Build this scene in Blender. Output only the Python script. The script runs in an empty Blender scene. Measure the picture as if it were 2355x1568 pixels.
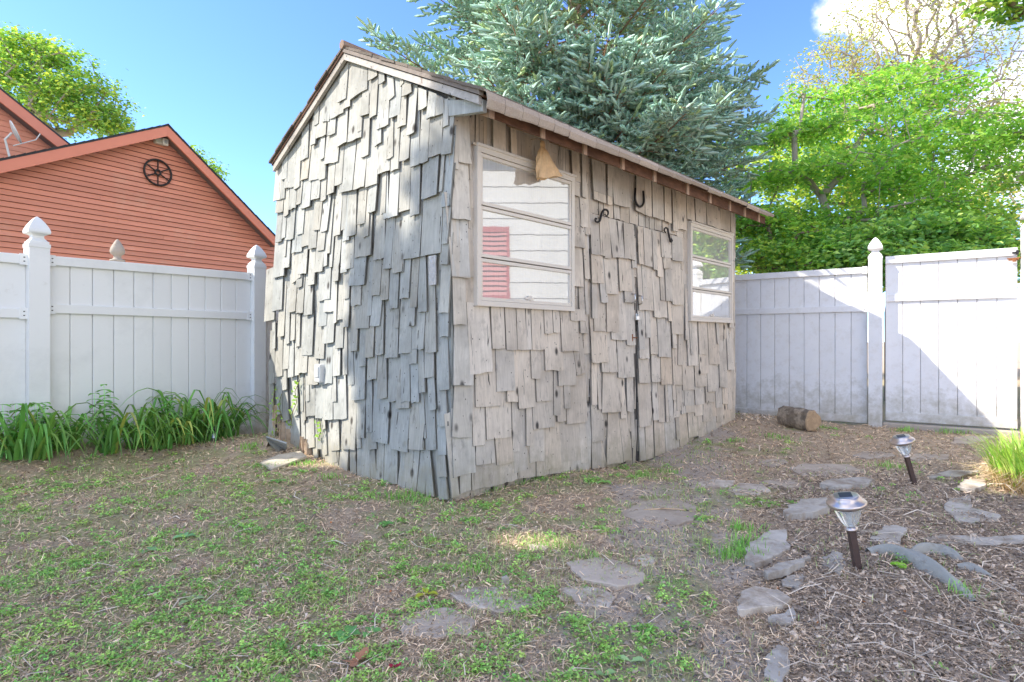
import bpy, math, random
import numpy as np
from mathutils import Vector
random.seed(7)
RS = np.random.RandomState(11)
scene = bpy.context.scene
COL = scene.collection
# ------------------------------------------------------------------ camera
CAMZ = 1.0
F = 1310.0            # focal length in units of a 2354 px wide frame
cam_d = bpy.data.cameras.new('camera')
cam = bpy.data.objects.new('camera', cam_d)
COL.objects.link(cam)
cam.location = (0, 0, CAMZ)
cam.rotation_euler = (math.radians(90), 0, 0)
cam_d.sensor_width = 36.0
cam_d.lens = F / 2354.0 * 36.0
cam_d.clip_start = 0.05
cam_d.clip_end = 2000
scene.camera = cam
# ------------------------------------------------------------------ light
S = Vector((-1.68, -0.10, 1.46)).normalized()      # towards the sun
SUN_EL = math.asin(S.z)
SUN_AZ = math.atan2(S.x, S.y)
world = bpy.data.worlds.new('World')
scene.world = world
world.use_nodes = True
wn, wl = world.node_tree.nodes, world.node_tree.links
wn.clear()
w_out = wn.new('ShaderNodeOutputWorld')
w_bg = wn.new('ShaderNodeBackground')
w_sky = wn.new('ShaderNodeTexSky')
w_sky.sky_type = 'NISHITA'
w_sky.sun_disc = False
w_sky.sun_elevation = SUN_EL
w_sky.sun_rotation = SUN_AZ
w_sky.altitude = 10
w_sky.air_density = 0.65
w_sky.dust_density = 0.0
w_sky.ozone_density = 1.6
w_bg.inputs['Strength'].default_value = 0.15
# clouds: a bright cumulus bank in one part of the sky, broken cumulus added elsewhere for fill light
tc = wn.new('ShaderNodeTexCoord')
dotn = wn.new('ShaderNodeVectorMath'); dotn.operation = 'DOT_PRODUCT'
cdir = Vector((0.73, 1.0, 0.62)).normalized()
dotn.inputs[1].default_value = cdir
wl.new(tc.outputs['Generated'], dotn.inputs[0])
cn = wn.new('ShaderNodeTexNoise'); cn.inputs['Scale'].default_value = 5.0; cn.inputs['Detail'].default_value = 9; cn.inputs['Roughness'].default_value = 0.58
wl.new(tc.outputs['Generated'], cn.inputs['Vector'])
m1 = wn.new('ShaderNodeMapRange'); m1.inputs[1].default_value = 0.984; m1.inputs[2].default_value = 0.9985; m1.inputs[3].default_value = -0.26; m1.inputs[4].default_value = 0.19
wl.new(dotn.outputs['Value'], m1.inputs[0])
ad = wn.new('ShaderNodeMath'); ad.operation = 'ADD'
# broken cumulus added over the unseen sky as white fill light; the part in view, left of the cloud bank, is clear
d2 = wn.new('ShaderNodeVectorMath'); d2.operation = 'DOT_PRODUCT'; d2.inputs[1].default_value = Vector((-0.25, 1.0, 0.42)).normalized()
wl.new(tc.outputs['Generated'], d2.inputs[0])
m3 = wn.new('ShaderNodeMapRange'); m3.inputs[1].default_value = 0.62; m3.inputs[2].default_value = 0.80; m3.inputs[3].default_value = 0.12; m3.inputs[4].default_value = -0.22
wl.new(d2.outputs['Value'], m3.inputs[0])
cn2 = wn.new('ShaderNodeTexNoise'); cn2.inputs['Scale'].default_value = 1.9; cn2.inputs['Detail'].default_value = 8; cn2.inputs['Roughness'].default_value = 0.55
wl.new(tc.outputs['Generated'], cn2.inputs['Vector'])
a2 = wn.new('ShaderNodeMath'); a2.operation = 'ADD'; wl.new(m3.outputs[0], a2.inputs[0]); wl.new(cn2.outputs['Fac'], a2.inputs[1])
a3 = wn.new('ShaderNodeMath'); a3.operation = 'ADD'; wl.new(m1.outputs[0], a3.inputs[0]); wl.new(cn.outputs['Fac'], a3.inputs[1])
ad.operation = 'MAXIMUM'
wl.new(a2.outputs[0], ad.inputs[0]); wl.new(a3.outputs[0], ad.inputs[1])
m2 = wn.new('ShaderNodeMapRange'); m2.inputs[1].default_value = 0.57; m2.inputs[2].default_value = 0.72; m2.interpolation_type = 'SMOOTHSTEP'
wl.new(ad.outputs[0], m2.inputs[0])
cmix = wn.new('ShaderNodeMix'); cmix.data_type = 'RGBA'
wl.new(m2.outputs[0], cmix.inputs[0])
stint = wn.new('ShaderNodeMix'); stint.data_type = 'RGBA'; stint.blend_type = 'MULTIPLY'; stint.inputs[0].default_value = 1.0
SKY_TINT = (0.50, 0.615, 0.79, 1)
stint.inputs[7].default_value = SKY_TINT
wl.new(w_sky.outputs[0], stint.inputs[6])
wl.new(stint.outputs[2], cmix.inputs[6])
ccol = wn.new('ShaderNodeMix'); ccol.data_type = 'RGBA'
ccol.inputs[6].default_value = (2.6, 2.6, 2.65, 1); ccol.inputs[7].default_value = (5.2, 4.85, 4.35, 1)
cn3 = wn.new('ShaderNodeTexNoise'); cn3.inputs['Scale'].default_value = 7.0; cn3.inputs['Detail'].default_value = 6
wl.new(tc.outputs['Generated'], cn3.inputs['Vector'])
m4 = wn.new('ShaderNodeMapRange'); m4.inputs[1].default_value = 0.35; m4.inputs[2].default_value = 0.6
wl.new(cn3.outputs['Fac'], m4.inputs[0]); wl.new(m4.outputs[0], ccol.inputs[0])
wl.new(ccol.outputs[2], cmix.inputs[7])
wl.new(cmix.outputs[2], w_bg.inputs['Color'])
wl.new(w_bg.outputs[0], w_out.inputs['Surface'])

sun_d = bpy.data.lights.new('sun', 'SUN')
sun_d.energy = 1.85
sun_d.angle = math.radians(0.55)
sun_d.color = (1.0, 0.93, 0.82)
sun = bpy.data.objects.new('sun', sun_d)
COL.objects.link(sun)
sun.rotation_euler = S.to_track_quat('Z', 'Y').to_euler()
sun.location = (-6, 0, 9)
vs = scene.view_settings
vs.view_transform = 'Standard'
vs.look = 'None'
vs.gamma = 1.0
vs.use_curve_mapping = False
vs.exposure = 2.12
scene.render.engine = 'CYCLES'
scene.cycles.max_bounces = 6
scene.cycles.diffuse_bounces = 4
scene.cycles.transparent_max_bounces = 8

# ------------------------------------------------------------------ helpers
class MB:
    """collects faces; build() links them as one mesh object"""
    def __init__(s):
        s.v = []; s.f = []; s.c = []
    def add(s, vs_, fs_, tint=(1, 1, 1)):
        b = len(s.v)
        s.v.extend([tuple(p) for p in vs_])
        s.f.extend([tuple(i + b for i in f) for f in fs_])
        s.c.extend(list(tint) if isinstance(tint, list) else [tint] * len(vs_))
    def mesh(s, name, mat, smooth=False):
        me = bpy.data.meshes.new(name)
        me.from_pydata(s.v, [], s.f)
        at = me.color_attributes.new('tint', 'FLOAT_COLOR', 'POINT')
        c = np.ones((len(s.v), 4), np.float32)
        if s.c: c[:, :3] = np.array(s.c, np.float32)
        at.data.foreach_set('color', c.ravel())
        if mat is not None: me.materials.append(mat)
        if smooth: me.polygons.foreach_set('use_smooth', [True] * len(me.polygons))
        me.update()
        return me
    def build(s, name, mat, parent=None, smooth=False):
        return link(name, s.mesh(name, mat, smooth), parent)

def link(name, me, parent=None):
    o = bpy.data.objects.new(name, me)
    COL.objects.link(o)
    if parent is not None: o.parent = parent
    return o

def tag(o, label=None, cat=None, group=None, kind=None):
    if label: o['label'] = label
    if cat: o['category'] = cat
    if group: o['group'] = group
    if kind: o['kind'] = kind
    return o

def empty(name, label=None, cat=None, group=None, loc=(0, 0, 0)):
    o = bpy.data.objects.new(name, None)
    o.empty_display_size = 0.1
    COL.objects.link(o)
    o.location = loc
    return tag(o, label, cat, group)

def npmesh(name, V, Fc, mat, tint=None, parent=None, smooth=False):
    """fast mesh from arrays: V (n,3), Fc (m,k)"""
    me = bpy.data.meshes.new(name)
    V = np.asarray(V, np.float32); Fc = np.asarray(Fc, np.int32)
    k = Fc.shape[1]
    me.vertices.add(len(V)); me.vertices.foreach_set('co', V.ravel())
    me.loops.add(Fc.size); me.loops.foreach_set('vertex_index', Fc.ravel())
    me.polygons.add(len(Fc)); me.polygons.foreach_set('loop_start', np.arange(0, Fc.size, k, dtype=np.int32))
    if smooth: me.polygons.foreach_set('use_smooth', np.ones(len(Fc), bool))
    me.update(calc_edges=True)
    at = me.color_attributes.new('tint', 'FLOAT_COLOR', 'POINT')
    c = np.ones((len(V), 4), np.float32)
    if tint is not None: c[:, :3] = tint
    at.data.foreach_set('color', c.ravel())
    if mat is not None: me.materials.append(mat)
    return link(name, me, parent)

BOXF = [(0, 3, 2, 1), (4, 5, 6, 7), (0, 1, 5, 4), (1, 2, 6, 5), (2, 3, 7, 6), (3, 0, 4, 7)]
class Frame:
    """vertical plane: h along, z up, o outwards"""
    def __init__(s, x, y, hx, hy, nx, ny):
        l = math.hypot(hx, hy); s.O = (x, y); s.H = (hx / l, hy / l)
        l = math.hypot(nx, ny); s.N = (nx / l, ny / l)
    def P(s, h, z, o=0.0):
        return (s.O[0] + s.H[0] * h + s.N[0] * o, s.O[1] + s.H[1] * h + s.N[1] * o, z)
    def px(s, x, y, o=0.0):
        """photo pixel (2354 wide) -> (h, z) on this plane pushed out by o"""
        a = (x - 1177.0) / F
        ox = s.O[0] + s.N[0] * o; oy = s.O[1] + s.N[1] * o
        h = (a * oy - ox) / (s.H[0] - a * s.H[1])
        d = oy + s.H[1] * h
        return h, CAMZ - (y - 784.0) / F * d
    def box(s, mb, h0, h1, z0, z1, o0, o1, tint=(1, 1, 1)):
        v = [s.P(h0, z0, o0), s.P(h1, z0, o0), s.P(h1, z0, o1), s.P(h0, z0, o1),
             s.P(h0, z1, o0), s.P(h1, z1, o0), s.P(h1, z1, o1), s.P(h0, z1, o1)]
        mb.add(v, BOXF, tint)
    def prism(s, mb, pts, o0, o1, tint=(1, 1, 1)):
        n = len(pts)
        v = [s.P(h, z, o0) for h, z in pts] + [s.P(h, z, o1) for h, z in pts]
        f = [tuple(range(n))[::-1], tuple(range(n, 2 * n))] + [(i, (i + 1) % n, n + (i + 1) % n, n + i) for i in range(n)]
        mb.add(v, f, tint)

def ground_px(x, y, z=0.0):
    d = F * (CAMZ - z) / (y - 784.0)
    return ((x - 1177.0) / F * d, d)

def frame_axes(d):
    d = Vector(d).normalized()
    u = d.orthogonal().normalized()
    return u, d.cross(u)

def tube(mb, pts, radii, sides=6, tint=(1, 1, 1), cap=True):
    pts = [Vector(p) for p in pts]
    n = len(pts); vs_ = []
    u = None
    for i, p in enumerate(pts):
        d = (pts[min(i + 1, n - 1)] - pts[max(i - 1, 0)])
        if d.length < 1e-6: d = Vector((0, 0, 1))
        d.normalize()
        if u is None: u = d.orthogonal().normalized()
        else:
            u = (u - d * u.dot(d))
            u = u.normalized() if u.length > 1e-5 else d.orthogonal().normalized()
        w = d.cross(u)
        r = radii[i] if hasattr(radii, '__len__') else radii
        for k in range(sides):
            a = 2 * math.pi * k / sides
            vs_.append(p + (u * math.cos(a) + w * math.sin(a)) * r)
    fs_ = [(i * sides + k, i * sides + (k + 1) % sides, (i + 1) * sides + (k + 1) % sides, (i + 1) * sides + k) for i in range(n - 1) for k in range(sides)]
    if cap:
        fs_.append(tuple(range(sides))[::-1]); fs_.append(tuple(range((n - 1) * sides, n * sides)))
    mb.add(vs_, fs_, tint)

def lathe(mb, prof, base, sides=16, axis=(0, 0, 1), rot=0.0, tint=(1, 1, 1), ripple=0.0):
    base = Vector(base); ax = Vector(axis).normalized()
    u = Vector((1, 0, 0)); u = (u - ax * u.dot(ax)).normalized(); w = ax.cross(u)
    vs_ = []
    for z, r in prof:
        for k in range(sides):
            a = 2 * math.pi * k / sides + rot
            rr = r * (1 + (ripple if k % 2 else -ripple))
            vs_.append(base + ax * z + (u * math.cos(a) + w * math.sin(a)) * rr)
    n = len(prof)
    fs_ = [(i * sides + k, i * sides + (k + 1) % sides, (i + 1) * sides + (k + 1) % sides, (i + 1) * sides + k) for i in range(n - 1) for k in range(sides)]
    fs_.append(tuple(range(sides))[::-1]); fs_.append(tuple(range((n - 1) * sides, n * sides)))
    mb.add(vs_, fs_, tint)

_G = RS.rand(4, 256, 256)
def vnoise(x, y, sc, k=0):
    x = np.asarray(x, float) * sc + 77.3; y = np.asarray(y, float) * sc + 31.7
    xi = np.floor(x).astype(int); yi = np.floor(y).astype(int)
    fx = x - xi; fy = y - yi
    fx = fx * fx * (3 - 2 * fx); fy = fy * fy * (3 - 2 * fy)
    g = _G[k]
    a = g[xi % 256, yi % 256]; b = g[(xi + 1) % 256, yi % 256]; c = g[xi % 256, (yi + 1) % 256]; d = g[(xi + 1) % 256, (yi + 1) % 256]
    return (a * (1 - fx) + b * fx) * (1 - fy) + (c * (1 - fx) + d * fx) * fy

# ------------------------------------------------------------------ materials
def newmat(name):
    m = bpy.data.materials.new(name); m.use_nodes = True
    n = m.node_tree.nodes; l = m.node_tree.links
    b = n['Principled BSDF']
    return m, n, l, b

def noise_node(n, l, vec, scale, detail=4, rough=0.55, mapscale=None):
    t = n.new('ShaderNodeTexNoise'); t.inputs['Scale'].default_value = scale; t.inputs['Detail'].default_value = detail; t.inputs['Roughness'].default_value = rough
    if mapscale is not None:
        mp = n.new('ShaderNodeMapping'); mp.inputs['Scale'].default_value = mapscale
        l.new(vec, mp.inputs['Vector']); l.new(mp.outputs[0], t.inputs['Vector'])
    else: l.new(vec, t.inputs['Vector'])
    return t.outputs['Fac']

def mixc(n, l, fac, a, b, blend='MIX'):
    m = n.new('ShaderNodeMix'); m.data_type = 'RGBA'; m.blend_type = blend
    if isinstance(fac, (int, float)): m.inputs[0].default_value = fac
    else: l.new(fac, m.inputs[0])
    for i, c in ((6, a), (7, b)):
        if isinstance(c, tuple): m.inputs[i].default_value = (*c, 1)
        else: l.new(c, m.inputs[i])
    return m.outputs[2]

def ramp(n, l, fac, a, b):
    r = n.new('ShaderNodeMapRange'); r.inputs[1].default_value = a; r.inputs[2].default_value = b
    l.new(fac, r.inputs[0]); return r.outputs[0]

def bump(n, l, b, h, strength, dist=0.01):
    bp = n.new('ShaderNodeBump'); bp.inputs['Strength'].default_value = strength; bp.inputs['Distance'].default_value = dist
    l.new(h, bp.inputs['Height']); l.new(bp.outputs[0], b.inputs['Normal'])

def tinted(n, l, col):
    a = n.new('ShaderNodeAttribute'); a.attribute_name = 'tint'
    return mixc(n, l, 1.0, col, a.outputs['Color'], 'MULTIPLY')

def simple(name, col, rough=0.6, metal=0.0, var=0.15, vscale=8.0, bmp=0.15, bscale=60.0, dirt=None, dirt_scale=2.5, dirt_lo=0.55, dirt_hi=0.75, mapscale=None):
    m, n, l, b = newmat(name)
    t = n.new('ShaderNodeTexCoord').outputs['Object']
    f = noise_node(n, l, t, vscale, 5, 0.6, mapscale)
    d = tuple(c * (1 - var) for c in col); h = tuple(min(1, c * (1 + var)) for c in col)
    c = mixc(n, l, f, d, h)
    if dirt is not None:
        g = noise_node(n, l, t, dirt_scale, 8, 0.7)
        c = mixc(n, l, ramp(n, l, g, dirt_lo, dirt_hi), c, dirt)
    c = tinted(n, l, c)
    l.new(c, b.inputs['Base Color'])
    b.inputs['Roughness'].default_value = rough; b.inputs['Metallic'].default_value = metal
    if bmp: bump(n, l, b, noise_node(n, l, t, bscale, 4, 0.6, mapscale), bmp)
    return m

def wood(name, c_lo, c_hi, crack=(0.05, 0.045, 0.04), grain=(70, 70, 4), rough=0.85, knots=True, peel=None):
    m, n, l, b = newmat(name)
    t = n.new('ShaderNodeTexCoord').outputs['Object']
    wob = noise_node(n, l, t, 6, 2)
    vm = n.new('ShaderNodeVectorMath'); vm.operation = 'ADD'
    wv = n.new('ShaderNodeVectorMath'); wv.operation = 'SCALE'; wv.inputs['Scale'].default_value = 0.03
    cmb = n.new('ShaderNodeCombineXYZ'); l.new(wob, cmb.inputs[0]); l.new(wob, cmb.inputs[1])
    l.new(cmb.outputs[0], wv.inputs[0]); l.new(t, vm.inputs[0]); l.new(wv.outputs[0], vm.inputs[1])
    g1 = noise_node(n, l, vm.outputs[0], 1.0, 6, 0.65, grain)
    g2 = noise_node(n, l, t, 3.5, 5, 0.6)
    c = mixc(n, l, ramp(n, l, g1, 0.3, 0.7), c_lo, c_hi)
    c = mixc(n, l, ramp(n, l, g2, 0.45, 0.8), c, tuple(x * 0.72 for x in c_lo))
    gc = noise_node(n, l, vm.outputs[0], 1.0, 3, 0.5, (grain[0] * 0.8, grain[1] * 0.8, grain[2] * 0.35))
    ck = ramp(n, l, gc, 0.325, 0.285)
    c = mixc(n, l, ck, c, crack)
    hgt = g1
    if knots:
        vo = n.new('ShaderNodeTexVoronoi'); vo.inputs['Scale'].default_value = 1.0
        mp = n.new('ShaderNodeMapping'); mp.inputs['Scale'].default_value = (7, 7, 4.2)
        l.new(t, mp.inputs[0]); l.new(mp.outputs[0], vo.inputs['Vector'])
        k = ramp(n, l, vo.outputs['Distance'], 0.17, 0.08)
        wh = noise_node(n, l, t, 2.2, 1)
        k2 = n.new('ShaderNodeMath'); k2.operation = 'MULTIPLY'; l.new(k, k2.inputs[0]); l.new(ramp(n, l, wh, 0.40, 0.52), k2.inputs[1])
        c = mixc(n, l, k2.outputs[0], c, tuple(x * 1.6 for x in crack))
    if knots:
        v2 = n.new('ShaderNodeTexVoronoi'); v2.inputs['Scale'].default_value = 1.0; v2.inputs['Randomness'].default_value = 1.0
        mp2 = n.new('ShaderNodeMapping'); mp2.inputs['Scale'].default_value = (21, 21, 15); l.new(t, mp2.inputs[0]); l.new(mp2.outputs[0], v2.inputs['Vector'])
        c = mixc(n, l, ramp(n, l, v2.outputs['Distance'], 0.10, 0.06), c, tuple(x * 1.8 for x in crack))
        st = noise_node(n, l, t, 14, 6, 0.7, (1, 1, 0.5)); c = mixc(n, l, ramp(n, l, st, 0.56, 0.75), c, tuple(x * 0.62 for x in c_lo))
    if peel is not None:
        pn = noise_node(n, l, t, 9, 7, 0.7, (1, 1, 0.4))
        c = mixc(n, l, ramp(n, l, pn, 0.62, 0.68), c, peel)
    c = tinted(n, l, c)
    l.new(c, b.inputs['Base Color'])
    b.inputs['Roughness'].default_value = rough
    b.inputs['Specular IOR Level'].default_value = 0.25
    sm = n.new('ShaderNodeMath'); sm.operation = 'SUBTRACT'; l.new(hgt, sm.inputs[0]); l.new(ck, sm.inputs[1])
    bump(n, l, b, sm.outputs[0], 0.35, 0.004)
    return m

def leafmat(name, col, transl=0.35, rough=0.55, var=0.25, vs=1.2):
    m, n, l, b = newmat(name)
    t = n.new('ShaderNodeTexCoord').outputs['Object']
    f = noise_node(n, l, t, vs, 3)
    c = mixc(n, l, f, tuple(x * (1 - var) for x in col), tuple(x * (1 + var) for x in col))
    c = tinted(n, l, c)
    l.new(c, b.inputs['Base Color']); b.inputs['Roughness'].default_value = rough
    b.inputs['Specular IOR Level'].default_value = 0.3
    tr = n.new('ShaderNodeBsdfTranslucent')
    tc_ = mixc(n, l, 1.0, c, (1.25, 1.2, 0.6), 'MULTIPLY')
    l.new(tc_, tr.inputs['Color'])
    mx = n.new('ShaderNodeMixShader'); mx.inputs[0].default_value = transl
    l.new(b.outputs[0], mx.inputs[1]); l.new(tr.outputs[0], mx.inputs[2])
    l.new(mx.outputs[0], n['Material Output'].inputs['Surface'])
    return m

M = {}
M['shingle_gable'] = wood('painted_cedar_grey', (0.35, 0.345, 0.31), (0.50, 0.49, 0.445))
M['shingle_front'] = wood('painted_cedar_beige', (0.55, 0.485, 0.405), (0.73, 0.65, 0.55))
M['backing'] = wood('old_backing_board', (0.10, 0.09, 0.08), (0.2, 0.18, 0.16), knots=False)
M['bare_wood'] = wood('bare_weathered_wood', (0.42, 0.31, 0.21), (0.64, 0.50, 0.36), knots=False, grain=(20, 20, 20))
M['rake_wood'] = wood('peeling_rake_board', (0.40, 0.37, 0.34), (0.60, 0.56, 0.51), knots=False, grain=(25, 25, 40), peel=(0.22, 0.15, 0.11))
M['brown_wood'] = wood('brown_stained_wood', (0.085, 0.042, 0.025), (0.20, 0.10, 0.06), knots=False, grain=(12, 12, 30), peel=(0.03, 0.02, 0.015))
M['tail_wood'] = wood('pale_rafter_end', (0.32, 0.2, 0.13), (0.52, 0.36, 0.26), knots=False, grain=(60, 60, 10))
M['asphalt_shingle'] = simple('brown_asphalt_shingle', (0.42, 0.345, 0.28), 0.95, var=0.4, vscale=120, bmp=0.6, bscale=260, dirt=(0.48, 0.41, 0.32), dirt_scale=6)
M['frame_paint'] = simple('aged_window_paint', (0.70, 0.64, 0.56), 0.5, var=0.06, bmp=0.1, dirt=(0.58, 0.50, 0.41), dirt_scale=12, dirt_lo=0.6, dirt_hi=0.8)
M['vinyl'] = simple('white_vinyl', (0.80, 0.81, 0.80), 0.42, var=0.04, vscale=3, bmp=0.02, dirt=(0.55, 0.56, 0.55), dirt_scale=1.5, dirt_lo=0.5, dirt_hi=0.95)
def splash_or_shade(m, z0, z1):
    """splashed soil and algae low on fence boards; contact shade painted low on shingles"""
    n, l = m.node_tree.nodes, m.node_tree.links; b = n['Principled BSDF']
    src = b.inputs['Base Color'].links[0].from_socket
    t = n.new('ShaderNodeTexCoord').outputs['Object']; sp = n.new('ShaderNodeSeparateXYZ'); l.new(t, sp.inputs[0])
    nz = noise_node(n, l, t, 9, 7, 0.7)
    h = n.new('ShaderNodeMapRange'); h.inputs[1].default_value = z0; h.inputs[2].default_value = z1; h.inputs[3].default_value = 0.36; h.inputs[4].default_value = -0.12; l.new(sp.outputs[2], h.inputs[0])
    a = n.new('ShaderNodeMath'); a.operation = 'ADD'; l.new(h.outputs[0], a.inputs[0]); l.new(nz, a.inputs[1])
    c = mixc(n, l, ramp(n, l, a.outputs[0], 0.52, 1.05), src, (0.36, 0.32, 0.22)); l.new(c, b.inputs['Base Color'])
splash_or_shade(M['vinyl'], 0.0, 0.55)
M['vinyl_dirty'] = simple('scuffed_white_vinyl', (0.80, 0.79, 0.79), 0.5, var=0.05, vscale=5, bmp=0.03, dirt=(0.66, 0.62, 0.57), dirt_scale=11, dirt_lo=0.5, dirt_hi=0.9)
splash_or_shade(M['vinyl_dirty'], 0.0, 0.75); splash_or_shade(M['shingle_gable'], -0.1, 0.42); splash_or_shade(M['shingle_front'], -0.1, 0.38)  # on the shingles this paints contact shade at the shed foot
M['metal_dark'] = simple('dark_rusty_iron', (0.045, 0.04, 0.04), 0.5, 0.7, var=0.4, vscale=60, bmp=0.3, bscale=150)
M['chrome'] = simple('bright_steel', (0.62, 0.62, 0.62), 0.25, 1.0, var=0.1, bmp=0.0)
M['bronze'] = simple('bronzed_steel', (0.66, 0.58, 0.54), 0.30, 0.92, var=0.2, vscale=4, bmp=0.03)
M['stake'] = simple('brown_stake_plastic', (0.10, 0.065, 0.055), 0.45, 0.3, var=0.2, bmp=0.05)
M['black_plastic'] = simple('black_plastic', (0.03, 0.03, 0.035), 0.3, 0.0, var=0.2, bmp=0.0)
M['rust'] = simple('rusty_steel', (0.30, 0.12, 0.05), 0.8, 0.3, var=0.5, vscale=40, bmp=0.3)
M['red_siding'] = simple('barn_red_siding', (0.73, 0.295, 0.20), 0.75, var=0.14, vscale=3, bmp=0.2, bscale=14, mapscale=(1, 1, 8), dirt=(0.74, 0.37, 0.26), dirt_scale=1.3)
M['red_trim'] = simple('red_trim_board', (0.72, 0.25, 0.165), 0.6, var=0.08, vscale=3, bmp=0.05)
M['roof_dark'] = simple('charcoal_asphalt_shingle', (0.05, 0.05, 0.055), 0.9, var=0.4, vscale=30, bmp=0.4, bscale=90)
M['soffit'] = simple('grey_soffit', (0.16, 0.13, 0.13), 0.7, var=0.1)
M['plaster'] = simple('white_plastic_cover', (0.62, 0.62, 0.60), 0.5, var=0.05, bmp=0.02)
M['paper'] = simple('brown_kraft_paper', (0.66, 0.44, 0.24), 0.8, var=0.35, vscale=22, bmp=1.0, bscale=16)
M['bark'] = simple('grey_brown_bark', (0.26, 0.19, 0.14), 0.95, var=0.4, vscale=14, bmp=0.8, bscale=30, mapscale=(1, 1, 0.25))
M['twig'] = simple('brown_twig', (0.34, 0.20, 0.12), 0.9, var=0.3, vscale=10, bmp=0.2)
M['bark_pale'] = simple('pale_grey_bark', (0.38, 0.32, 0.27), 0.9, var=0.3, vscale=9, bmp=0.4)
M['log_bark'] = simple('dark_log_bark', (0.20, 0.155, 0.11), 0.95, var=0.8, vscale=26, bmp=1.0, bscale=22, dirt=(0.42, 0.34, 0.25), dirt_scale=8, dirt_lo=0.48, dirt_hi=0.62, mapscale=(0.4, 1, 1))
M['log_end'] = simple('sawn_log_end', (0.44, 0.31, 0.19), 0.9, var=0.6, vscale=22, bmp=0.9)
M['stone'] = simple('grey_flagstone', (0.60, 0.53, 0.45), 0.9, var=0.25, vscale=11, bmp=0.35, bscale=45, dirt=(0.30, 0.235, 0.175), dirt_scale=6, dirt_lo=0.42, dirt_hi=0.62)
M['stone_tan'] = simple('dusty_flagstone', (0.50, 0.42, 0.34), 0.9, var=0.2, vscale=13, bmp=0.3, bscale=50, dirt=(0.33, 0.26, 0.20), dirt_scale=4.5, dirt_lo=0.45, dirt_hi=0.7)
M['slate'] = simple('blue_grey_slate', (0.50, 0.46, 0.41), 0.85, var=0.25, vscale=9, bmp=0.3, bscale=40, dirt=(0.27, 0.215, 0.165), dirt_scale=7, dirt_lo=0.44, dirt_hi=0.64)
M['fabric'] = simple('weathered_ground_cloth', (0.36, 0.355, 0.32), 0.9, var=0.3, vscale=10, bmp=0.4, bscale=60, dirt=(0.2, 0.165, 0.13), dirt_scale=7)
M['concrete'] = simple('old_concrete', (0.42, 0.36, 0.30), 0.9, var=0.2, vscale=9, bmp=0.4, bscale=50, dirt=(0.17, 0.14, 0.11), dirt_scale=4)
M['siding_white'] = simple('pale_lap_siding', (0.42, 0.41, 0.39), 0.6, var=0.03, bmp=0.02)
M['shutter_red'] = simple('dark_red_shutter', (0.25, 0.035, 0.035), 0.5, var=0.1, bmp=0.02)
M['tuft'] = leafmat('blue_spruce_needles', (0.48, 0.67, 0.57), 0.15, 0.6, 0.2, 0.8)
M['leaf_bright'] = leafmat('dogwood_leaf', (0.36, 0.60, 0.16), 0.45, 0.45, 0.3, 0.9)
M['leaf_tree'] = leafmat('broad_leaf', (0.31, 0.52, 0.14), 0.42, 0.5, 0.3, 0.6)
M['leaf_far'] = leafmat('young_spring_leaf', (0.50, 0.54, 0.20), 0.4, 0.6, 0.25, 0.5)
M['leaf_feather'] = leafmat('feathery_leaf', (0.36, 0.60, 0.20), 0.35, 0.5, 0.3, 2.5)
M['lily'] = leafmat('daylily_leaf', (0.155, 0.38, 0.09), 0.25, 0.42, 0.35, 5)
M['weed'] = leafmat('ground_leaf', (1.0, 1.0, 1.0), 0.25, 0.6, 0.15, 6)
M['straw'] = simple('dry_straw', (1.0, 1.0, 1.0), 0.85, var=0.12, vscale=30, bmp=0)

def glassmat():
    m, n, l, b = newmat('dusty_window_glass')
    t = n.new('ShaderNodeTexCoord').outputs['Object']
    d = noise_node(n, l, t, 5, 8, 0.7)
    st = noise_node(n, l, t, 1, 4, 0.6, (60, 60, 1.5))
    b.inputs['Base Color'].default_value = (0.56, 0.55, 0.53, 1)
    b.inputs['Roughness'].default_value = 0.7
    gl = n.new('ShaderNodeBsdfGlossy'); gl.inputs['Color'].default_value = (0.92, 0.95, 0.97, 1); gl.inputs['Roughness'].default_value = 0.015
    bp = n.new('ShaderNodeBump'); bp.inputs['Strength'].default_value = 0.015; bp.inputs['Distance'].default_value = 0.02; l.new(noise_node(n, l, t, 3.5, 2), bp.inputs['Height']); l.new(bp.outputs[0], gl.inputs['Normal'])
    a = n.new('ShaderNodeMath'); a.operation = 'MULTIPLY'; l.new(d, a.inputs[0]); l.new(st, a.inputs[1])
    mx = n.new('ShaderNodeMixShader')
    r = n.new('ShaderNodeMapRange'); r.inputs[1].default_value = 0.1; r.inputs[2].default_value = 0.45; r.inputs[3].default_value = 0.60; r.inputs[4].default_value = 0.40
    l.new(a.outputs[0], r.inputs[0]); l.new(r.outputs[0], mx.inputs[0])
    l.new(b.outputs[0], mx.inputs[1]); l.new(gl.outputs[0], mx.inputs[2])
    l.new(mx.outputs[0], n['Material Output'].inputs['Surface'])
    return m
M['glass'] = glassmat()
def lampglass():
    m, n, l, b = newmat('clear_ribbed_glass')
    b.inputs['Base Color'].default_value = (0.9, 0.92, 0.92, 1); b.inputs['Roughness'].default_value = 0.12
    b.inputs['Transmission Weight'].default_value = 0.75; b.inputs['IOR'].default_value = 1.25
    return m
M['lampglass'] = lampglass()
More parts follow.
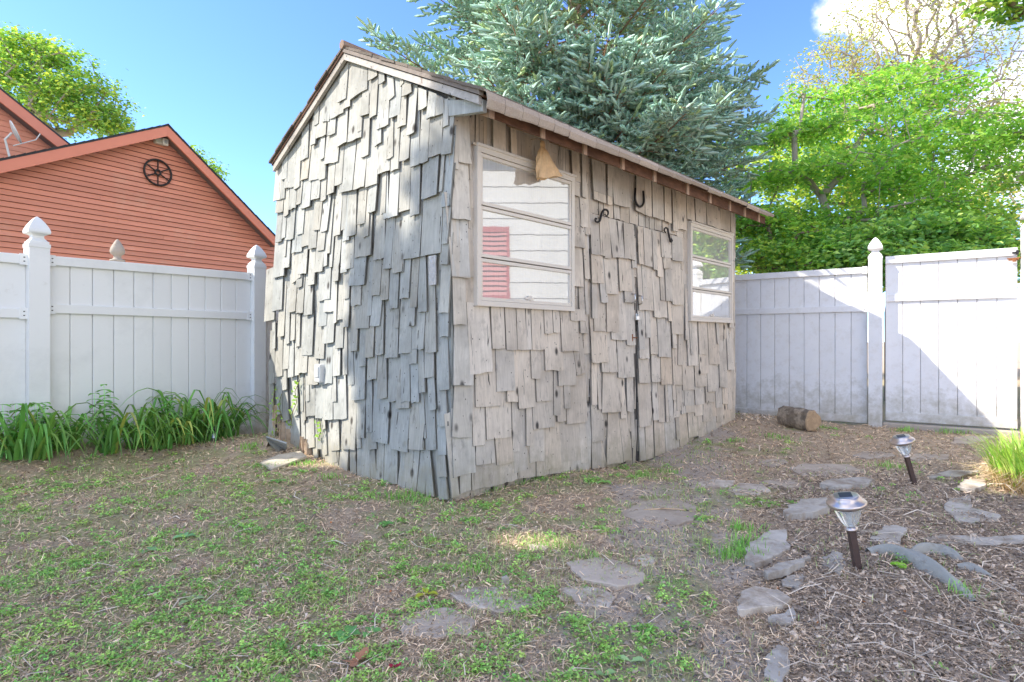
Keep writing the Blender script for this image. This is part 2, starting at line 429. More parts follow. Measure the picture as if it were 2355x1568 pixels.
# ------------------------------------------------------------------ ground shape
D0 = 3.55
CX, CY = (1037 - 1177) / F * D0, D0
FR = Frame(CX, CY, 0.697, 0.717, 0.717, -0.697)     # long front wall, h grows to the far right corner
GA = Frame(CX, CY, -0.717, 0.697, -0.697, -0.717)   # gable wall, h grows to the far left corner
UL, VL = 4.24, 2.44
def gz(x, y):
    x = np.asarray(x, float); y = np.asarray(y, float)
    z = 0.05 * (vnoise(x, y, 0.45, 0) - 0.5) + 0.035 * (vnoise(x, y, 1.6, 1) - 0.5) + 0.016 * (vnoise(x, y, 6, 2) - 0.5)
    m = np.clip((y - 1.2) / 1.5, 0, 1)
    z = z * m
    fo = (x + 2.715) * .824 - (y - 6.06) * .566; fh = -(x + 2.715) * .566 - (y - 6.06) * .824
    z = z + 0.15 * np.exp(-np.clip(fo, 0, 9) ** 2 / 0.35) * np.clip((fh - .2) / 1.4, 0, 1) * np.clip((5 - fh) / 1.5, 0, 1)
    z += 0.11 * np.exp(-((x + 2.05) ** 2 + (y - 5.3) ** 2) / 0.5)
    z += 0.10 * np.exp(-((x - 2.7) ** 2 + (y - 6.7) ** 2) / 0.6)
    z -= 0.05 * np.exp(-((x - 1.1) ** 2 + (y - 5.1) ** 2) / 0.5)
    z += 0.03 * np.exp(-((x - 1.5) ** 2 + (y - 2.4) ** 2) / 0.3)
    return z
xs = np.concatenate([[-500, -200, -80, -40, -24, -16, -12, -10], np.arange(-9, -3.5, 0.25), np.arange(-3.5, 5.5, 0.03), np.arange(5.5, 12, 0.25), [13, 16, 24, 40, 80, 200, 500]])
ys = np.concatenate([[-500, -100, -30, -12, -6, -3, -1], np.arange(0, 1.3, 0.1), np.arange(1.3, 7.6, 0.03), np.arange(7.6, 12, 0.25), [13, 16, 24, 40, 80, 200, 500]])
XX, YY = np.meshgrid(xs, ys, indexing='ij')
ZZ = gz(XX, YY) * (np.abs(XX) < 13)
nx_, ny_ = XX.shape
idx = np.arange(nx_ * ny_).reshape(nx_, ny_)
Fq = np.stack([idx[:-1, :-1], idx[1:, :-1], idx[1:, 1:], idx[:-1, 1:]], -1).reshape(-1, 4)

def zone_green(x, y):
    """0..1: how green the ground cover is"""
    n = vnoise(x, y, 2.4, 0) * 0.5 + vnoise(x, y, 6.5, 1) * 0.3 + vnoise(x, y, 15, 3) * 0.2
    bias = np.clip(0.56 - 0.30 * (x + 0.3) / np.maximum(y, 0.8), 0.20, 0.66)
    bias = bias + 0.03 * np.clip((2.9 - y) / .8, 0, 1) * (x < 0.25 * y)
    bias = np.where((x > 0.35 * y) & (y < 3.4), 0.10, bias)
    bias = bias * np.where(y > 4.2, 0.75, 1.0)
    return np.clip((n - (1 - bias) * 0.92) * 9.0, 0, 1)
def zone_mulch(x, y):
    return np.clip((x - (0.02 + 0.40 * y)) * 3.5, 0, 1) * np.clip((4.6 - y) / 0.7, 0, 1)
def zone_bare(x, y):
    """grey, trodden soil in the middle of the path"""
    n = vnoise(x, y, 1.7, 2) * 0.6 + vnoise(x, y, 5, 0) * 0.4
    c = np.exp(-((x - 0.30 * y + 0.05) / 0.5) ** 2)
    return np.clip((n * 0.9 + 0.55 * c - 0.72) * 4, 0, 1)
def ground_mat():
    m, n, l, b = newmat('yard_soil')
    t = n.new('ShaderNodeTexCoord').outputs['Object']
    f1 = noise_node(n, l, t, 35, 8, 0.75); f2 = noise_node(n, l, t, 180, 4, 0.7); f3 = noise_node(n, l, t, 3, 4)
    thatch = mixc(n, l, f1, (0.40, 0.305, 0.215), (0.74, 0.595, 0.44))
    mulch = mixc(n, l, ramp(n, l, f1, 0.35, 0.65), (0.28, 0.22, 0.165), (0.66, 0.53, 0.41))
    bare = mixc(n, l, f1, (0.40, 0.335, 0.275), (0.72, 0.62, 0.52))
    green = mixc(n, l, f1, (0.28, 0.29, 0.14), (0.52, 0.51, 0.26))
    a = n.new('ShaderNodeAttribute'); a.attribute_name = 'tint'
    sp = n.new('ShaderNodeSeparateColor'); l.new(a.outputs['Color'], sp.inputs[0])
    c = mixc(n, l, sp.outputs[2], thatch, bare)
    c = mixc(n, l, sp.outputs[1], c, mulch)
    g = n.new('ShaderNodeMath'); g.operation = 'MULTIPLY'; g.inputs[1].default_value = 0.75; l.new(sp.outputs[0], g.inputs[0])
    c = mixc(n, l, g.outputs[0], c, green)
    c = mixc(n, l, ramp(n, l, f2, 0.35, 0.7), mixc(n, l, 1.0, c, (0.78, 0.77, 0.76), 'MULTIPLY'), c)
    l.new(c, b.inputs['Base Color']); b.inputs['Roughness'].default_value = 1.0; b.inputs['Specular IOR Level'].default_value = 0.15
    ad_ = n.new('ShaderNodeMath'); ad_.operation = 'ADD'; l.new(f1, ad_.inputs[0]); l.new(f2, ad_.inputs[1])
    bump(n, l, b, ad_.outputs[0], 0.6, 0.010)
    return m
gt = np.stack([zone_green(XX, YY), zone_mulch(XX, YY), zone_bare(XX, YY)], -1).reshape(-1, 3)
gr = npmesh('ground', np.stack([XX, YY, ZZ], -1).reshape(-1, 3), Fq, ground_mat(), gt, smooth=True)
tag(gr, kind='structure')

# ------------------------------------------------------------------ shed
shed = empty('shed', 'small gabled shed covered in uneven overlapping grey wooden shingles', 'shed', loc=(CX, CY, 0))
def child_fix(o):    # keep world placement under a moved empty
    return o
SH_INV = None
# keep the empty at the origin of coordinates for simple parenting
shed.location = (0, 0, 0)
APH, APZ = 1.19, 3.20
EVZ_L, EVZ_R = 2.63, 2.52      # wall tops at the far left corner and at the near corner
def roofz(h):
    return APZ - (APZ - EVZ_R) / APH * (APH - h) if h < APH else APZ - (APZ - EVZ_L) / (VL - APH) * (h - APH)
# window and door areas on the front wall, measured on the photograph
W1 = (FR.px(1087, 500)[0], FR.px(1311, 500)[0]); W1Z = (FR.px(1087, 703)[1], FR.px(1087, 338)[1])
W2 = (FR.px(1579, 600)[0], FR.px(1676, 600)[0]); W2Z = (FR.px(1579, 738)[1], FR.px(1579, 513)[1])
DH0, DHM, DH1 = FR.px(1352, 784)[0], FR.px(1461, 784)[0], FR.px(1563, 784)[0]
# wall cores
mb = MB()
GA.prism(mb, [(0.0, -0.06), (VL, -0.06), (VL, EVZ_L), (APH, APZ), (0.0, EVZ_R)], -0.10, -0.005)
gwall = mb.build('wall', M['backing'], shed)
mb = MB()
FR.box(mb, 0.0, UL, -0.10, 2.56, -0.10, -0.0052)
fwall = mb.build('wall', M['backing'], shed)
mb = MB()
# rear and far walls (plain boards, out of sight)
RR = Frame(*GA.P(VL, 0)[:2], *FR.H, -FR.N[0], -FR.N[1])
RR.box(mb, 0.1, UL, -0.1, 2.55, -0.08, 0)
FG = Frame(*FR.P(UL, 0)[:2], *GA.H, -GA.N[0], -GA.N[1])
FG.prism(mb, [(0, -0.1), (VL, -0.1), (VL, EVZ_L - .05), (APH, APZ - .05), (0, EVZ_R - .05)], -0.10, -0.003)
mb.build('wall', M['backing'], shed)

G1 = """612,408,728,330 535,430,590,395 735,280,795,238 806,303,845,275 872,412,915,375 950,318,975,290 962,385,1025,350 1072,480,1130,445
1130,540,1190,516 1190,516,1245,492 1238,595,1275,573 475,538,570,490 570,470,612,445 425,555,472,548 370,578,400,560 678,515,742,495 745,535,795,505 793,608,870,570
875,530,950,498 935,600,990,572 997,648,1052,625 1140,795,1230,762 1018,860,1075,835 1075,835,1135,812 595,692,690,652 665,625,690,610 383,668,450,635
460,648,510,625 530,725,595,685 350,715,385,700 280,815,328,790 410,808,440,790 683,795,738,770 775,722,825,690 858,808,905,782 795,908,880,875
885,890,940,865 945,822,1015,795 715,995,795,965 632,1010,712,985 537,1033,632,1008 508,985,558,965 440,843,530,815 335,952,405,935 405,948,445,930
278,948,330,930 170,1003,235,985 233,1008,275,985 150,945,185,930 93,1088,145,1075 145,1075,172,1065 110,1168,160,1155 163,1190,200,1172 200,1143,245,1128
247,1110,285,1100 275,1137,345,1115 348,1080,412,1062 415,1087,450,1070 455,1045,505,1025 363,1282,410,1275 410,1290,460,1280 333,1410,385,1395 287,1395,345,1380
253,1312,298,1300 172,1347,235,1335 110,1363,150,1352 150,1338,180,1328 218,1437,290,1420 168,1460,185,1455 166,1540,210,1525 385,1415,440,1410
505,1323,555,1308 555,1283,580,1275 595,1325,650,1305 565,1360,610,1345 660,1243,712,1230 725,1162,785,1150 700,1332,740,1318 640,1470,755,1443
585,1545,635,1530 770,1485,825,1475 820,1475,845,1462 820,1175,853,1162 838,1210,870,1195 872,1205,940,1180 942,1162,1015,1140 1020,1195,1085,1170
1087,1075,1200,1040 945,1480,1085,1455 1090,1460,1225,1430 1217,1025,1240,1020 1225,1130,1290,1115 1225,775,1290,762 1228,1372,1275,1368 1212,1512,1275,1508
840,1545,905,1530 895,1565,970,1558 455,1435,480,1430 470,1530,495,1525 433,1525,460,1515 372,1563,430,1555"""
G2 = """88,75,165,60 85,295,150,280 35,360,100,345 215,110,275,70 255,50,310,45 245,137,280,130 320,125,360,115 385,228,465,210 480,97,525,90 535,45,575,35
550,212,590,208 588,125,690,115 600,257,665,250 710,322,735,318 735,190,790,185 815,20,870,12 870,43,945,35 795,222,845,215 845,278,910,272 918,212,985,205
983,270,1035,265 1040,298,1100,292 1178,305,1245,300 195,297,240,290 240,307,290,300 295,320,345,312 120,460,165,452 205,485,235,478 170,508,200,500 240,527,268,520
85,540,110,533 425,298,490,290 390,393,440,385 423,502,490,495 490,370,515,362 515,350,550,343 548,400,592,395 630,407,720,400 725,388,790,385 885,402,912,400
975,390,1025,385 1000,540,1080,538 1083,560,1165,555 1183,460,1238,455 915,568,995,560 822,600,910,592 760,578,815,572 695,595,755,588 500,537,548,530 590,555,645,550
365,605,425,600 278,580,350,575 155,672,195,665 105,722,155,712 190,725,230,718 235,712,265,705 262,698,318,690 325,772,390,768 395,770,478,762 480,715,532,710
550,712,585,705 585,775,622,768 655,655,698,650 705,742,772,735 980,637,1035,630 1083,725,1145,718 1170,808,1245,800 1050,828,1095,820 995,890,1050,885 935,885,995,880
845,880,930,875 778,863,838,855 600,870,695,865 478,885,510,880 308,880,330,875 150,808,185,800 65,765,100,760 1110,938,1160,930 900,930,990,922 1175,1045,1235,1040
490,998,575,990 425,1002,490,995 370,990,425,985 310,980,370,970 270,945,295,940 115,970,155,960 225,975,260,965 150,1020,200,1000 290,1005,310,1000 280,1128,305,1122
230,1185,270,1180 310,1182,365,1178 420,1062,440,1055 415,1230,450,1225 470,1200,530,1195 540,1187,635,1200 640,1115,690,1118 700,1082,745,1080 735,1138,840,1157
860,1188,975,1212 983,1188,1085,1195 1058,1122,1095,1118 1088,1200,1165,1195 1168,1230,1230,1230 640,1188,670,1185 646,1300,680,1305 720,1195,770,1190 478,1285,515,1275
945,1398,1000,1410 1172,1375,1235,1372 357,1305,388,1300 430,1312,520,1330 520,1350,575,1370 595,1365,640,1365 650,1390,735,1393 735,1395,770,1390 820,1415,905,1420
905,1425,960,1450 960,1450,1030,1480 1030,1480,1085,1505 1090,1505,1150,1500 1175,1520,1240,1520 765,1390,820,1400 150,1200,235,1215 60,1110,105,1120 65,960,100,955 380,1190,412,1190"""
F3 = """80,580,172,603 45,630,80,640 35,985,170,1003 35,1392,165,1408 180,458,320,508 325,480,420,515 455,540,500,550 550,600,640,628 640,640,720,668 722,655,790,680 792,670,860,695
870,690,900,700 900,820,950,835 955,832,990,845 950,1040,970,1058 1040,790,1135,820 1045,850,1135,880 1140,820,1180,835 1140,885,1180,892 1185,885,1310,910 890,1180,985,1200 985,1100,1020,1105
890,1462,975,1478 985,1410,1015,1418 1340,930,1410,962 1410,960,1460,975 1465,975,1545,1000 1550,1005,1600,1025 1618,1050,1705,1075 1610,1075,1640,1085 1712,992,1765,1005
1768,1005,1850,1030 1850,965,1870,970 1850,1030,1905,1050 1905,985,1925,992 1905,1050,1950,1065 1950,1062,2015,1085 895,720,950,735"""
F13 = """145,700,235,712 235,712,325,735 330,738,400,735 402,738,440,740 440,740,530,765 555,790,615,802 615,802,690,820 730,895,778,902 765,728,855,740 780,830,850,825
858,755,978,775 95,917,135,920 100,530,140,535 0,635,98,655 510,825,550,828 65,465,145,475 270,735,325,740 690,840,730,850"""
F4 = """30,62,155,75 38,378,130,383 38,775,172,775 30,1115,160,1112 38,1378,190,1345 150,705,298,685 293,535,382,530 387,543,460,543 460,543,520,543 520,543,550,543
553,543,640,540 635,437,693,437 693,430,740,430 745,553,862,553 806,350,905,355 870,435,922,437 905,312,928,312 320,817,440,810 387,885,462,882 465,930,575,912
550,730,607,730 582,882,690,875 640,680,762,678 725,778,848,772 848,712,912,690 762,928,810,925 780,1030,915,1010 185,917,358,905 255,1130,422,1110 168,1175,250,1165
430,1212,470,1205 512,1170,560,1165 560,1065,708,1042 693,970,745,968 720,1012,778,1005 190,1300,312,1275 320,1297,432,1270 435,1350,530,1325 540,1283,635,1270 643,1330,745,1310
740,1285,872,1262 795,1310,870,1295 872,1288,918,1272 30,1510,80,1490 80,1485,160,1460 163,1462,345,1420 345,1425,460,1385 460,1385,580,1368 580,1370,668,1355 668,1355,800,1340
800,1345,930,1330 935,105,982,105 982,108,1030,108 1005,235,1050,233 1035,175,1122,178 1128,160,1210,165 1160,235,1232,238 945,338,985,338 960,420,1040,425 1042,428,1125,428
1075,475,1175,478 1175,512,1232,512 930,628,1050,625 1012,687,1115,687 1118,725,1225,720 920,905,980,900 988,935,1010,930 1010,955,1140,945 1138,995,1172,990 1172,945,1215,945
925,1150,1028,1135 930,1325,1010,1310 1043,1297,1150,1280 1150,1275,1205,1258 1010,1320,1040,1300 1235,283,1350,288 1280,212,1310,215 1300,465,1330,467 1250,545,1292,543
1255,600,1320,602 1330,570,1380,572 1378,590,1465,592 1352,330,1442,335 1250,762,1330,755 1335,752,1395,752 1398,770,1470,768 1258,1050,1340,1035 1345,1005,1385,1000
1382,1015,1420,1012 1432,1015,1450,1012 1262,1270,1300,1265 1300,1262,1350,1250 1355,1240,1430,1225 1395,220,1425,222 1425,225,1470,228 1470,245,1562,250 1445,357,1470,358
1470,438,1558,442 1558,480,1575,480 1475,533,1500,535 1508,642,1565,642 1575,648,1645,648 1592,578,1615,578 1648,575,1705,575 1765,507,1785,507 1712,640,1782,635
1648,700,1715,695 1478,775,1538,772 1540,808,1615,805 1620,785,1700,782 1700,818,1755,812 1782,792,1835,790 1835,675,1875,672 1550,908,1615,905 1620,905,1682,900
1690,888,1750,882 1755,922,1800,918 1800,900,1835,895 1475,870,1495,868 1500,942,1540,938 1480,988,1520,985 1530,965,1560,960 1560,955,1620,952 1618,975,1670,970
1672,1015,1735,1008 1735,980,1760,975 1763,1020,1803,1012 1450,1005,1478,998 1495,1130,1520,1125 1430,1225,1520,1185 1520,1180,1580,1150 1580,1120,1640,1105 1640,1120,1700,1100
1700,1095,1760,1075 1760,1060,1810,1045 1810,1040,1878,1000 1835,935,1860,930 1855,212,1873,215 1845,400,1873,402 1860,105,1878,105 470,..""".replace(' 470,..', '')
def parse(txt, ox, oy, sc):
    out = []
    for tk in txt.split():
        a = [float(q) for q in tk.split(',')]
        k = 2354.0 / 3072.0
        out.append(((ox + a[0] * sc) * k, (oy + a[1] * sc) * k, (ox + a[2] * sc) * k, (oy + a[3] * sc) * k))
    return out
GL = parse(G1, 780, 120, 620 / 1389.) + parse(G2, 780, 800, 620 / 1350.)
FL = parse(F3, 1340, 240, 980 / 2328.) + parse(F13, 1720, 520, 530 / 1539.) + parse(F4, 1340, 800, 980 / 2134.)

rs = random.Random(5)
def gable_limit(h, z): return min(z, roofz(min(max(h, 0), VL)) - 0.02) if h > 0 else min(z, EVZ_R - .02)
def front_limit(h0, h1):
    def f(h, z, zb):
        for (a, b), (c, d) in ((W1, W1Z), (W2, W2Z)):
            if h1 > a + 0.03 and h0 < b - 0.03 and zb < d: z = min(z, c + 0.02)
        z = min(z, 2.555)
        return z
    return f
def shingle_mesh(fr, hl, zl, hr, zr, lim, L=0.50, butt=0.030, base=0.004, flat=False):
    """one hand split board: tapers to the top, uneven lower edge, now and then a crack"""
    w = hr - hl
    if w < 0: hl, hr, zl, zr, w = hr, hl, zr, zl, -w
    w = max(w, 0.012)
    g = min(0.0034, w * 0.04)
    hl += g; hr -= g
    tilt = math.atan2(zr - zl, w)
    tilt = max(-0.30, min(0.30, tilt))
    lean = -math.tan(tilt) * (0.8 if abs(tilt) < .12 else 1.0) + rs.gauss(0, 0.016)
    if not flat and w > .05 and rs.random() < .07: lean += rs.choice([-1, 1]) * rs.uniform(.05, .09)
    if w < 0.05: lean *= 0.4
    th = rs.uniform(0.008, 0.014)
    nseg = 1 if w < 0.05 else (2 if w < 0.13 else 3)
    cols = []
    warp = rs.uniform(-0.004, 0.005)
    crack = rs.random() < 0.22 and nseg >= 2
    for i in range(nseg + 1):
        t = i / nseg
        tt = t + (rs.uniform(-0.12, 0.12) / nseg if 0 < i < nseg else 0)
        cols.append((hl + (hr - hl) * tt, zl + (zr - zl) * tt + (rs.uniform(-0.006, 0.006) if 0 < i < nseg else rs.uniform(-.002, .002))))
    zb = min(zl, zr)
    V = []; Fs = []
    lift = rs.uniform(0, 0.008) if rs.random() < 0.3 else 0
    for i, (h, z) in enumerate(cols):
        L_ = L
        zt = lim(h, z + L_, zb)
        if zt < z + 0.015: zt = z + 0.015
        frac = (zt - z) / L
        skew = (i / nseg - 0.5) * 2
        out0 = base + butt + lift + warp * skew
        out1 = base + butt * (1 - frac) + 0.002
        V += [fr.P(h, z, out0 - th), fr.P(h, z, out0), fr.P(h + lean * (zt - z), zt, out1), fr.P(h + lean * (zt - z), zt, max(out1 - 0.004, base - .001))]
    for i in range(nseg):
        a = i * 4; b = a + 4
        Fs += [(a, b, b + 1, a + 1), (a + 1, b + 1, b + 2, a + 2), (a + 2, b + 2, b + 3, a + 3), (a + 3, b + 3, b, a)]
    Fs += [(0, 1, 2, 3), tuple(nseg * 4 + q for q in (3, 2, 1, 0))]
    k = rs.gauss(1, 0.065)
    wv = rs.gauss(0, 0.02)
    if rs.random() < 0.04: k *= 0.84
    # the weathered face, and edges and butt darkened to paint in shadow lines
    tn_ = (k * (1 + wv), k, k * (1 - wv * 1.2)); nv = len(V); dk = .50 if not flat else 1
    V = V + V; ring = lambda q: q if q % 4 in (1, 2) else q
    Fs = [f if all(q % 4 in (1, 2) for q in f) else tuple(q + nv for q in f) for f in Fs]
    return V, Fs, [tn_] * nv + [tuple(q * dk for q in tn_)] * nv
glim = lambda h, z, zb: gable_limit(h, z)
entries = []
for (x0, y0, x1, y1) in GL:
    a, za = GA.px(x0, y0, 0.03); b, zb_ = GA.px(x1, y1, 0.03)
    if a < b: a, b, za, zb_ = b, a, zb_, za
    area = abs((x1 - x0)) * 100
    # left edge of the photo is the larger h on the gable
    entries.append((abs(x1 - x0), 'g', b, zb_, a, za))
for (x0, y0, x1, y1) in FL:
    a, za = FR.px(x0, y0, 0.03); b, zb_ = FR.px(x1, y1, 0.03)
    entries.append((abs(x1 - x0), 'f', a, za, b, zb_))
# doors as parts with their own shingles
mb = MB(); FR.box(mb, DH0 + .004, DHM - 0.006, -0.06, 2.03, -0.004, 0.0035); door_a = mb.build('door', M['backing'], shed)
mb = MB(); FR.box(mb, DHM + 0.016, DH1, -0.06, 2.03, -0.004, 0.0032); door_b = mb.build('door', M['backing'], shed)
order = sorted(range(len(entries)), key=lambda i: -entries[i][0])
rank = {i: k for k, i in enumerate(order)}
loose = {'g': MB(), 'f': MB()}
for i, (px_, wl_, h0, z0, h1, z1) in enumerate(entries):
    fr = GA if wl_ == 'g' else FR
    lim = glim if wl_ == 'g' else front_limit(min(h0, h1), max(h0, h1))
    L = 0.50 if wl_ == 'g' else (0.52 if z0 < 1.98 else 0.75)
    bt = 0.038 if wl_ == 'g' else 0.033
    hc = (h0 + h1) / 2; zc = (z0 + z1) / 2
    indoor = wl_ == 'f' and DH0 - .01 < hc < DH1 and zc < 1.98
    if indoor:
        lo, hi = (DH0, DHM) if hc < DHM else (DHM, DH1)
        base_lim = lim
        lim = (lambda f: (lambda h, z, zb: min(f(h, z, zb), 2.02)))(base_lim)
        h0 = max(h0, lo - .0); h1 = min(h1, hi)
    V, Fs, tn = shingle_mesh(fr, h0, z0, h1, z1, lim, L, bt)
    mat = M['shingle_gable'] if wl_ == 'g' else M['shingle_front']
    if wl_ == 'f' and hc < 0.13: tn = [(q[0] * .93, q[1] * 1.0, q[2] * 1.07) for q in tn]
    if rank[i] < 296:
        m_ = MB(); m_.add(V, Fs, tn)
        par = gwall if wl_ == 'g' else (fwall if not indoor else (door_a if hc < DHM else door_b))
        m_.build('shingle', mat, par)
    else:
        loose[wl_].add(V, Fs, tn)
# under-courses that show in the gaps
def fillers(fr, hmax, wl_, mat):
    z = -0.15
    row = 0
    while z < 3.1:
        h = -0.002 + rs.uniform(0, 0.06)
        while h < hmax:
            w = rs.choice([0.07, 0.09, 0.11, 0.13, 0.15]) * rs.uniform(0.9, 1.1)
            zz = z + rs.uniform(-0.07, 0.07)
            h1 = min(h + w, hmax); hn = h1; ha_ = h
            if wl_ == 'f' and 1.95 < z < 2.1: zz = 2.034
            if wl_ == 'f':
                for (a, b), (c, d) in ((W1, W1Z), (W2, W2Z)):
                    if c - .02 < zz < d + .01 and h1 > a and ha_ < b:
                        if (ha_ + h1) / 2 < (a + b) / 2 and ha_ < a: h1 = a + .01
                        elif h1 > b: ha_ = b - .01
                        else: zz = d + .01
                if zz < 1.98:
                    if ha_ < DHM + .016 < h1 or ha_ < DHM - .006 < h1:
                        if DHM - ha_ > h1 - DHM: h1 = DHM - .007
                        else: ha_ = DHM + .017
            if h1 - ha_ > 0.012:
                lim = glim if wl_ == 'g' else front_limit(ha_, h1)
                if wl_ == 'f' and zz < 1.98 and DH0 < (ha_ + h1) / 2 < DH1: lim = (lambda f: (lambda h_, z_, zb: min(f(h_, z_, zb), 2.03)))(lim)
                top = roofz((ha_ + h1) / 2) if wl_ == 'g' else 2.5
                if zz < top - 0.05:
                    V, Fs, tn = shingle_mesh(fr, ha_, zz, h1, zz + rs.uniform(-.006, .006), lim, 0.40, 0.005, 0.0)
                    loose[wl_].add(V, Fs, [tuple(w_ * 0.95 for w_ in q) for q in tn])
            h1 = hn
            h = h1
        z += 0.17; row += 1
fillers(GA, VL + 0.01, 'g', None); fillers(FR, UL, 'f', None)
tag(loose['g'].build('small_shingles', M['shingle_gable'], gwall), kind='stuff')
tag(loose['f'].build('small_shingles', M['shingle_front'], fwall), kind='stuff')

# corner board edge of the near corner
mb = MB(); FR.box(mb, -0.012, 0.006, -0.03, 2.42, -0.02, 0.012, (.75, .8, .85)); mb.build('corner_strip', M['shingle_gable'], shed)

# windows
def window(wh, wz, tops, nm):
    h0, h1 = wh; z0, z1 = wz
    fw = 0.034
    w = MB()
    # outer frame butted at the corners
    FR.box(w, h0, h1, z1 - fw, z1, 0.0, 0.046); FR.box(w, h0, h1, z0, z0 + fw, 0.0, 0.046)
    FR.box(w, h0, h0 + fw, z0 + fw, z1 - fw, 0.0, 0.044); FR.box(w, h1 - fw, h1, z0 + fw, z1 - fw, 0.0, 0.044)
    FR.box(w, h0 - .004, h1 + 0.012, z1, z1 + 0.018, 0.0, 0.056)
    wf = w.build('window', M['frame_paint'], shed)
    H = z1 - z0
    cuts = [z0 + fw] + [z0 + H * t for t in tops] + [z1 - fw]
    for k in range(3):
        a, b = cuts[k] + (0.004 if k else 0.002), cuts[k + 1] - 0.004
        s = MB(); r = 0.022
        i0, i1 = h0 + fw + 0.003, h1 - fw - 0.003
        FR.box(s, i0, i1, b - r, b, 0.012, 0.040); FR.box(s, i0, i1, a, a + r, 0.012, 0.041)
        FR.box(s, i0, i0 + r * .7, a + r, b - r, 0.012, 0.037); FR.box(s, i1 - r * .7, i1, a + r, b - r, 0.012, 0.037)
        s.build('sash', M['frame_paint'], wf)
        p = MB(); FR.box(p, i0 + r * .6, i1 - r * .6, a + r * .9, b - r * .9, 0.022, 0.027)
        p.build('pane', M['glass'], wf)
    # crank operator on the inner sill
    c = MB(); hm = (h0 + h1) / 2
    FR.box(c, hm - 0.04, hm + 0.04, z0 + fw + 0.03, z0 + fw + 0.045, 0.03, 0.04, (1.1, 1.1, 1.1)); FR.box(c, hm - 0.012, hm + 0.012, z0 + fw + 0.024, z0 + fw + 0.055, 0.03, 0.046)
    c.build('crank', M['frame_paint'], wf)
    return wf
window(W1, W1Z, (0.305, 0.635), '')
window(W2, W2Z, (0.33, 0.655), '')

# roof: two slabs, rake boards, rafter tails, drooping edge shingles
OV = 0.34
EAVZ = 2.405
def slope_slab(mb, fr0, pa, pb, u0, u1, th, tint=(1, 1, 1)):
    """pa,pb: (v,z) across the slope, extruded along the front wall direction"""
    def W(u, v, z): return (CX + FR.H[0] * u - FR.N[0] * v, CY + FR.H[1] * u - FR.N[1] * v, z)
    v = [W(u0, pa[0], pa[1]), W(u1, pa[0], pa[1]), W(u1, pb[0], pb[1]), W(u0, pb[0], pb[1])]
    v += [(p[0], p[1], p[2] + th) for p in v]
    mb.add(v, BOXF, tint)
def W3(u, v, z): return (CX + FR.H[0] * u - FR.N[0] * v, CY + FR.H[1] * u - FR.N[1] * v, z)
UE = 4.36
mb = MB()
slope_slab(mb, None, (-OV, EAVZ), (APH, APZ + .012), -0.045, UE, 0.016)
slope_slab(mb, None, (APH, APZ + .012), (VL + 0.05, EVZ_L - 0.012), -0.045, UE, 0.016)
roof = mb.build('roof', M['brown_wood'], shed)
# asphalt courses, uneven at the rake
mb = MB()
for side in (0, 1):
    n = 11 if side == 0 else 9
    for k in range(n):
        t0, t1 = k / n, (k + 1.25) / n
        if side == 0: A, B = (-OV - .02, EAVZ + .018), (APH + .02, APZ + .034)
        else: A, B = (VL + 0.08, EVZ_L + .0), (APH - .02, APZ + .034)
        t1 = min(t1, 1)
        pa = (A[0] + (B[0] - A[0]) * t0, A[1] + (B[1] - A[1]) * t0 + 0.006)
        pb = (A[0] + (B[0] - A[0]) * t1, A[1] + (B[1] - A[1]) * t1)
        slope_slab(mb, None, pa, pb, -0.07 - rs.uniform(0, 0.02), UE + 0.02, 0.014 + rs.uniform(0, .008), (rs.uniform(.32, .5),) * 3)
mb.build('shingle_courses', M['asphalt_shingle'], roof)
mb = MB()   # ridge cap
pts = [W3(-0.085, APH, APZ + 0.05), W3(UE + .02, APH, APZ + 0.05)]
tube(mb, pts, 0.035, 6, (.7, .6, .55)); mb.build('ridge_cap', M['asphalt_shingle'], roof)
# rake boards on the gable
def rake(pa, pb, wd, tint, mat, o0=0.036, o1=0.062):
    mb = MB()
    n = 8
    for i in range(n):
        a = (pa[0] + (pb[0] - pa[0]) * i / n, pa[1] + (pb[1] - pa[1]) * i / n); b = (pa[0] + (pb[0] - pa[0]) * (i + 1) / n, pa[1] + (pb[1] - pa[1]) * (i + 1) / n)
        j = 0
        GA.prism(mb, [a, b, (b[0], b[1] + wd), (a[0], a[1] + wd)], o0, o1, tint)
    return mb.build('rake_board', mat, roof)
rake((VL + .03, EVZ_L - 0.075), (APH, APZ - 0.055), 0.068, (.9, .88, .85), M['rake_wood'])
rake((VL + .04, EVZ_L - 0.02), (APH, APZ - 0.004), 0.022, (.6, .55, .5), M['brown_wood'], 0.04, 0.07)
rake((APH, APZ - 0.06), (-OV + .02, EAVZ - 0.04), 0.05, (1, 1, 1), M['rake_wood'])
rake((APH, APZ - 0.006), (-OV, EAVZ + .005), 0.028, (.5, .45, .42), M['rake_wood'], 0.04, 0.075)
# painted fascia piece that closes the overhang at the near corner
mb = MB()
GA.prism(mb, [(0.0, EVZ_R - 0.13), (0.0, EVZ_R - 0.03), (-OV + .015, EAVZ - 0.005), (-OV + .015, EAVZ - 0.075)], 0.0, 0.034, (.98, 1.02, 1.06))
mb.build('overhang_return', M['shingle_gable'], roof)
